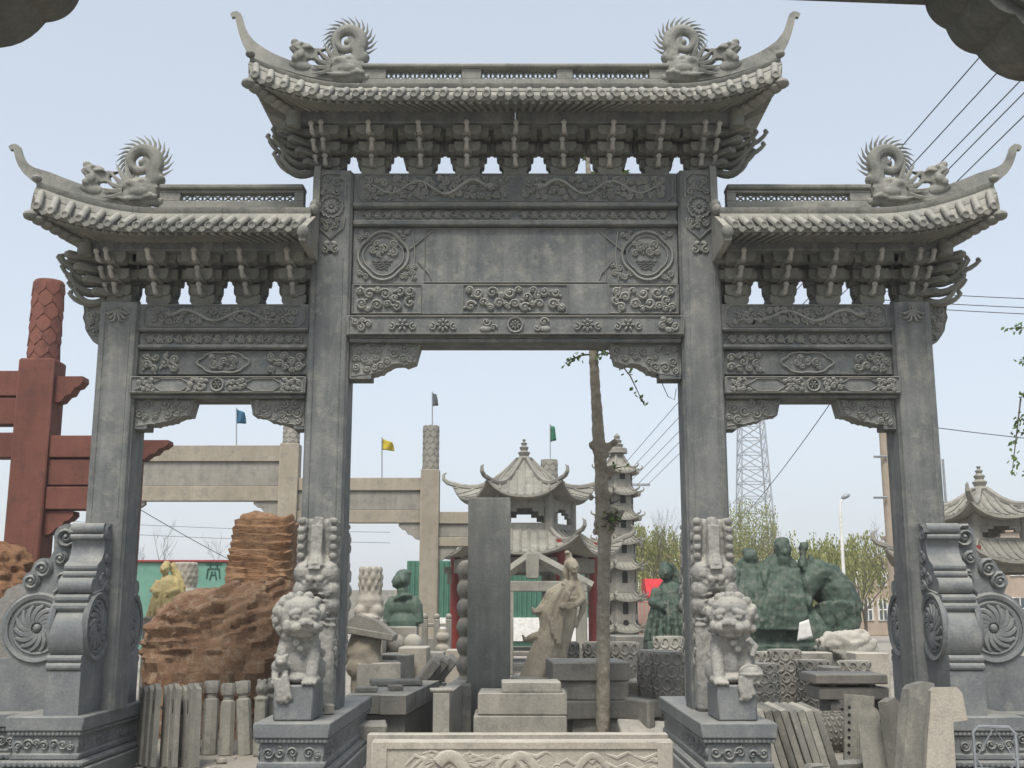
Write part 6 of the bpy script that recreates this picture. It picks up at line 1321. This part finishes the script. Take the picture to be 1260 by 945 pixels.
# ------------------------------------------------------------------ walls and buildings behind
def wallthing(name, label, cat, px0, px1, ptop, Y, mat, th=.3): 
    x0, x1 = xx(px0, 740, Y), xx(px1, 740, Y); ob = thing(name, label, cat, ((x0 + x1) / 2, Y, 0), world=True); m = MB(); m.box(x0, x1, Y, Y + th, 0, zz(ptop, Y), .02); m.build('wall', mat, ob); return ob, x0, x1
ob, x0, x1 = wallthing('painted_board_wall', 'green painted board wall with red top rail behind the yellow statue', 'wall', 40, 330, 692, 42, GREENW); m = MB(); m.box(x0, x1, 41.9, 42.35, zz(692, 42) - .0, zz(689, 42), .02); m.build('top_rail', REDP, ob)
k = MB(); cx, cz = xx(262, 702, 41.9), zz(703, 41.9)
DG = plain('dark_green_paint', (.02, .09, .07), .6)
for a in ((-.28, .25, .28, .25), (-.12, .36, -.12, .14), (.12, .36, .12, .14), (-.2, .1, .2, .1), (-.2, .1, -.24, -.25), (.2, .1, .24, -.25), (-.05, .0, -.12, -.3), (.05, 0, .12, -.3), (-.1, -.12, .1, -.12)): k.tube([(cx + a[0], 41.985, cz + a[1]), (cx + a[2], 41.985, cz + a[3])], .03, 4)
k.build('painted_marks', DG, ob)
ob, x0, x1 = wallthing('green_shed', 'green corrugated shed wall between the beige gate and the pavilion', 'shed', 500, 740, 690, 46, GREENS, 3.)
m = MB()
for i in range(40): x = x0 + (x1 - x0) * (i + .5) / 40; m.tube([(x, 45.98, .3), (x, 45.98, zz(692, 46))], .05, 5)
m.build('corrugation', GREENS, ob); m = MB(); m.box(x0, x1, 45.9, 46.02, .2, zz(760, 46), .01); m.build('pale_skirting', WHITEP, ob)
ob, x0, x1 = wallthing('boundary_wall', 'long low grey boundary wall closing the yard at the back', 'wall', -500, 1800, 726, 74, BEIGEG)
def building(label, px0, px1, ptop, Y, mat, rows, n, arch=False, depth=8.):
    x0, x1 = xx(px0, 740, Y), xx(px1, 740, Y); zt_ = zz(ptop, Y); ob = thing('building', label, 'building', ((x0 + x1) / 2, Y, 0), world=True); m = MB(); m.box(x0, x1, Y, Y + depth, 0, zt_, .03); m.build('wall', mat, ob); m = MB(); m.box(x0 - .15, x1 + .15, Y - .15, Y + depth + .15, zt_, zt_ + .25, .03); m.build('parapet', PINK, ob); m = MB(); m.box(x0, x1, Y - .06, Y + .02, zt_ - .7, zt_ - .5, .02); m.build('cornice', WHITEP, ob)
    for (za, zb) in rows:
        for i in range(n):
            cx = x0 + (x1 - x0) * (i + .5) / n; w = (x1 - x0) / n * .3; h = zb - za
            if arch: out = [(cx - w, za), (cx + w, za)] + [(cx + w * math.cos(R(t)), zb - w + w * math.sin(R(t))) for t in range(0, 181, 20)]
            else: out = [(cx - w, za), (cx + w, za), (cx + w, zb), (cx - w, zb)]
            m = MB(); m.prism(out, 'y', Y - .03, Y + .02); o = m.fixn('window', GLASS, ob); f = MB(); c_ = [(x, Y - .04, z) for x, z in out]; f.tube(c_, .06, 4, close=True); f.tube([(cx, Y - .04, za), (cx, Y - .04, zb)], .035, 4); f.tube([(cx - w, Y - .04, (za + zb) / 2), (cx + w, Y - .04, (za + zb) / 2)], .035, 4); f.build('window_frame', WHITEP, o)
    return ob
building('long ochre building with arched windows beyond the pagoda', 770, 975, 678, 80, BRICK, ((1.0, 4.0),), 10, True); building('pink and ochre building with square windows behind the willow', 1040, 1150, 692, 62, PINK, ((.8, 1.9), (2.6, 3.6)), 6); building('low red brick building seen through the right pavilion', 1150, 1420, 655, 64, PINK, ((.8, 2.), (3.2, 4.6)), 9)
# red awning and pink fence
Y = 44; ob = thing('red_awning', 'bright red awning on posts before the ochre building', 'awning', (xx(815, 740, Y), Y, 0), world=True); x0, x1 = xx(794, 730, Y), xx(850, 730, Y); m = MB(); m.prism([(Y - .6, zz(735, Y)), (Y - .6, zz(733, Y)), (Y + .2, zz(712, Y)), (Y + 1.2, zz(712, Y)), (Y + 1.2, zz(735, Y))], 'x', x0, x1); RA = plain('red_canvas', (.50, .025, .03), .6); m.fixn('canopy', RA, ob)
for x in (x0 + .1, x1 - .1): MB().tube([(x, Y, 0), (x, Y, zz(733, Y))], .04, 6).build('post', STEEL, ob)
Y = 42; ob = thing('metal_fence', 'pink railing fence below the red awning', 'fence', (xx(815, 740, Y), Y, 0), world=True); x0, x1 = xx(782, 740, Y), xx(960, 740, Y); FP = plain('pink_fence_paint', (.42, .17, .16), .6)
for pz_ in (741, 772): MB().tube([(x0, Y, zz(pz_, Y)), (x1, Y, zz(pz_, Y))], .03, 5).build('rail', FP, ob)
n = 34
for i in range(n + 1): x = x0 + (x1 - x0) * i / n; m = MB(); m.tube([(x, Y, .0), (x, Y, zz(738, Y))], .022 if i % 6 else .05, 5); m.build('bar', FP, ob)
m = MB(); m.box(x0, x1, Y + .5, Y + .6, 0, zz(740, Y), .01); tag(m.build('low_wall', PINK), 'low pink wall behind the railing fence', 'wall')
# ------------------------------------------------------------------ tower, lamp, poles, cables
Y = 150; cx0 = xx(931, 700, Y); ob = thing('lattice_tower', 'tall steel lattice tower fading in the distance beyond the right bay', 'tower', (cx0, Y, 0), world=True); H_ = zz(470, Y); m = MB()
def w_(z): return 2.6 - 1.35 * z / H_
legs = []
for sx in (-1, 1):
    for sy in (-1, 1): MB().tube([(cx0 + sx * w_(z), Y + sy * w_(z), z) for z in (0, H_)], .1, 5).build('leg', STEEL, ob)
n = 16
for i in range(n):
    z0, z1 = H_ * i / n, H_ * (i + 1) / n
    for (ax, ay, bx, by) in ((-1, -1, 1, -1), (1, -1, 1, 1), (1, 1, -1, 1), (-1, 1, -1, -1)):
        A0, B0, A1, B1 = [(cx0 + a * w_(z), Y + b * w_(z), z) for a, b, z in ((ax, ay, z0), (bx, by, z0), (ax, ay, z1), (bx, by, z1))]; m.tube([A0, B1], .055, 4); m.tube([B0, A1], .055, 4); m.tube([A1, B1], .055, 4)
m.build('bracing', STEEL, ob)
Y = 38; p = at(1033, 612, Y); ob = thing('street_lamp', 'white curved-arm street lamp beside the willow', 'street lamp', (p.x, Y, 0), world=True); MB().tube([(p.x, Y, 0), (p.x, Y, p.z - .5), (p.x + .02, Y, p.z - .2), (p.x + .12, Y, p.z), ], [.07, .05, .04, .03], 8).build('pole', WHITEP, ob); MB().ell((p.x + .2, Y, p.z + .03), (.17, .09, .08), (0, -.4, 0)).build('lamp_head', STEEL, ob)
Y = 30; p = at(1083, 480, Y); ob = thing('utility_pole', 'brown concrete utility pole hidden behind the right outer pillar', 'utility pole', (p.x, Y, 0), world=True); MB().tube([(p.x + .05, Y, 0), (p.x, Y, p.z)], [.14, .11], 10).build('pole', CONC, ob)
for py in (563, 613): q_ = at(1082, py, Y); MB().tube([(q_.x - .2, Y - .17, q_.z), (q_.x + .15, Y - .17, q_.z)], .035, 5).build('step_iron', STEEL, ob)
Y = 34; p = at(1160, 565, Y); ob = thing('thin_pole', 'thin grey mast beside the right pavilion roof', 'pole', (p.x, Y, 0), world=True); MB().tube([(p.x, Y, 0), (p.x, Y, p.z)], .04, 6).build('mast', STEEL, ob); MB().tube([(p.x - .12, Y, zz(618, Y)), (p.x + .14, Y, zz(618, Y))], .03, 5).build('bracket', STEEL, ob)
Y = 66; p = at(772, 596, Y); ob = thing('utility_pole', 'distant utility pole with crossarm behind the pagoda', 'utility pole', (p.x, Y, 0), world=True); MB().tube([(p.x, Y, 0), (p.x, Y, p.z + .5)], [.17, .11], 8).build('pole', CONC, ob); m = MB(); m.box(p.x - 1.3, p.x + 1.3, Y - .06, Y + .06, p.z - .1, p.z + .05, .01); m.build('crossarm', STEEL, ob); far = p
def cable(label, a, b, sag, r=.012, group='cables crossing the sky'):
    a, b = Vector(a), Vector(b); m = MB(); m.tube([a.lerp(b, t / 12) - Vector((0, 0, sag * 4 * (t / 12) * (1 - t / 12))) for t in range(13)], r, 5); tag(m.build('power_cable', WIRE), label, 'cable', group)
for i, (px, py) in enumerate(((1210, 65), (1232, 84), (1252, 103), (1268, 106), (1290, 113))):
    q_ = at(px, py, 22); f = far + Vector((-1.2 + .6 * i, 0, 0)); d = (q_ - f).normalized(); cable('%s of five black power cables fanning upward to the right behind the archway' % ('topmost', 'second from top', 'middle', 'second lowest', 'lowest')[i], f, q_ + d * 9, .0, .014)
for i, (ya, yb_) in enumerate(((362, 367), (373, 378), (380, 386))): a = at(1085, ya - 4, 31); b = at(1300, yb_ + 2, 31); cable('%s of three level cables beside the right outer roof bracket' % ('topmost', 'middle', 'lowest')[i], a, b, .02, .012)
cable('slack cable running right from the pillar towards the leafing tree', at(1100, 519, 31), at(1300, 543, 31), .03, .012); cable('thin cable slanting down from the right bay towards the tower', at(1060, 440, 30), at(896, 655, 60), .3, .014); cable('thin guy cable slanting down behind the left bay', at(120, 595, 30), at(330, 712, 44), .1, .012); cable('thin cable crossing the lower left bay behind the orange rock', at(60, 640, 60), at(480, 655, 60), .1, .012); cable('second thin cable crossing the lower left bay below the first', at(60, 652, 60), at(480, 668, 60), .1, .012); cable('thin cable from the right bay down behind the right lion', at(930, 500, 30), at(880, 545, 60), .0, .012)
m = MB(); c0 = at(806, 458, 11.4); m.tube([at(806, 458, 11.4), at(812, 466, 11.38), at(822, 488, 11.38), at(830, 492, 11.4), at(832, 478, 11.4)], .004, 4); tag(m.build('loose_wire', WIRE), 'thin loose wire loop hanging from the right bracket of the central bay', 'wire')

# ------------------------------------------------------------------ the hazy air
m = MB(); m.box(-455, 455, -105, 705, -1.0, 40.0, 0.0); hz = m.build('haze', None); hz['kind'] = 'stuff'
hm = bpy.data.materials.new('haze_air'); hm.use_nodes = True; hn = hm.node_tree; hn.nodes.clear(); ho = hn.nodes.new('ShaderNodeOutputMaterial'); hv = hn.nodes.new('ShaderNodeVolumePrincipled')
hv.inputs['Color'].default_value = (.93, .95, .97, 1); hv.inputs['Density'].default_value = .0012; hv.inputs['Anisotropy'].default_value = .2; hn.links.new(hv.outputs[0], ho.inputs['Volume']); hz.data.materials.append(hm)
S.cycles.volume_bounces = 1
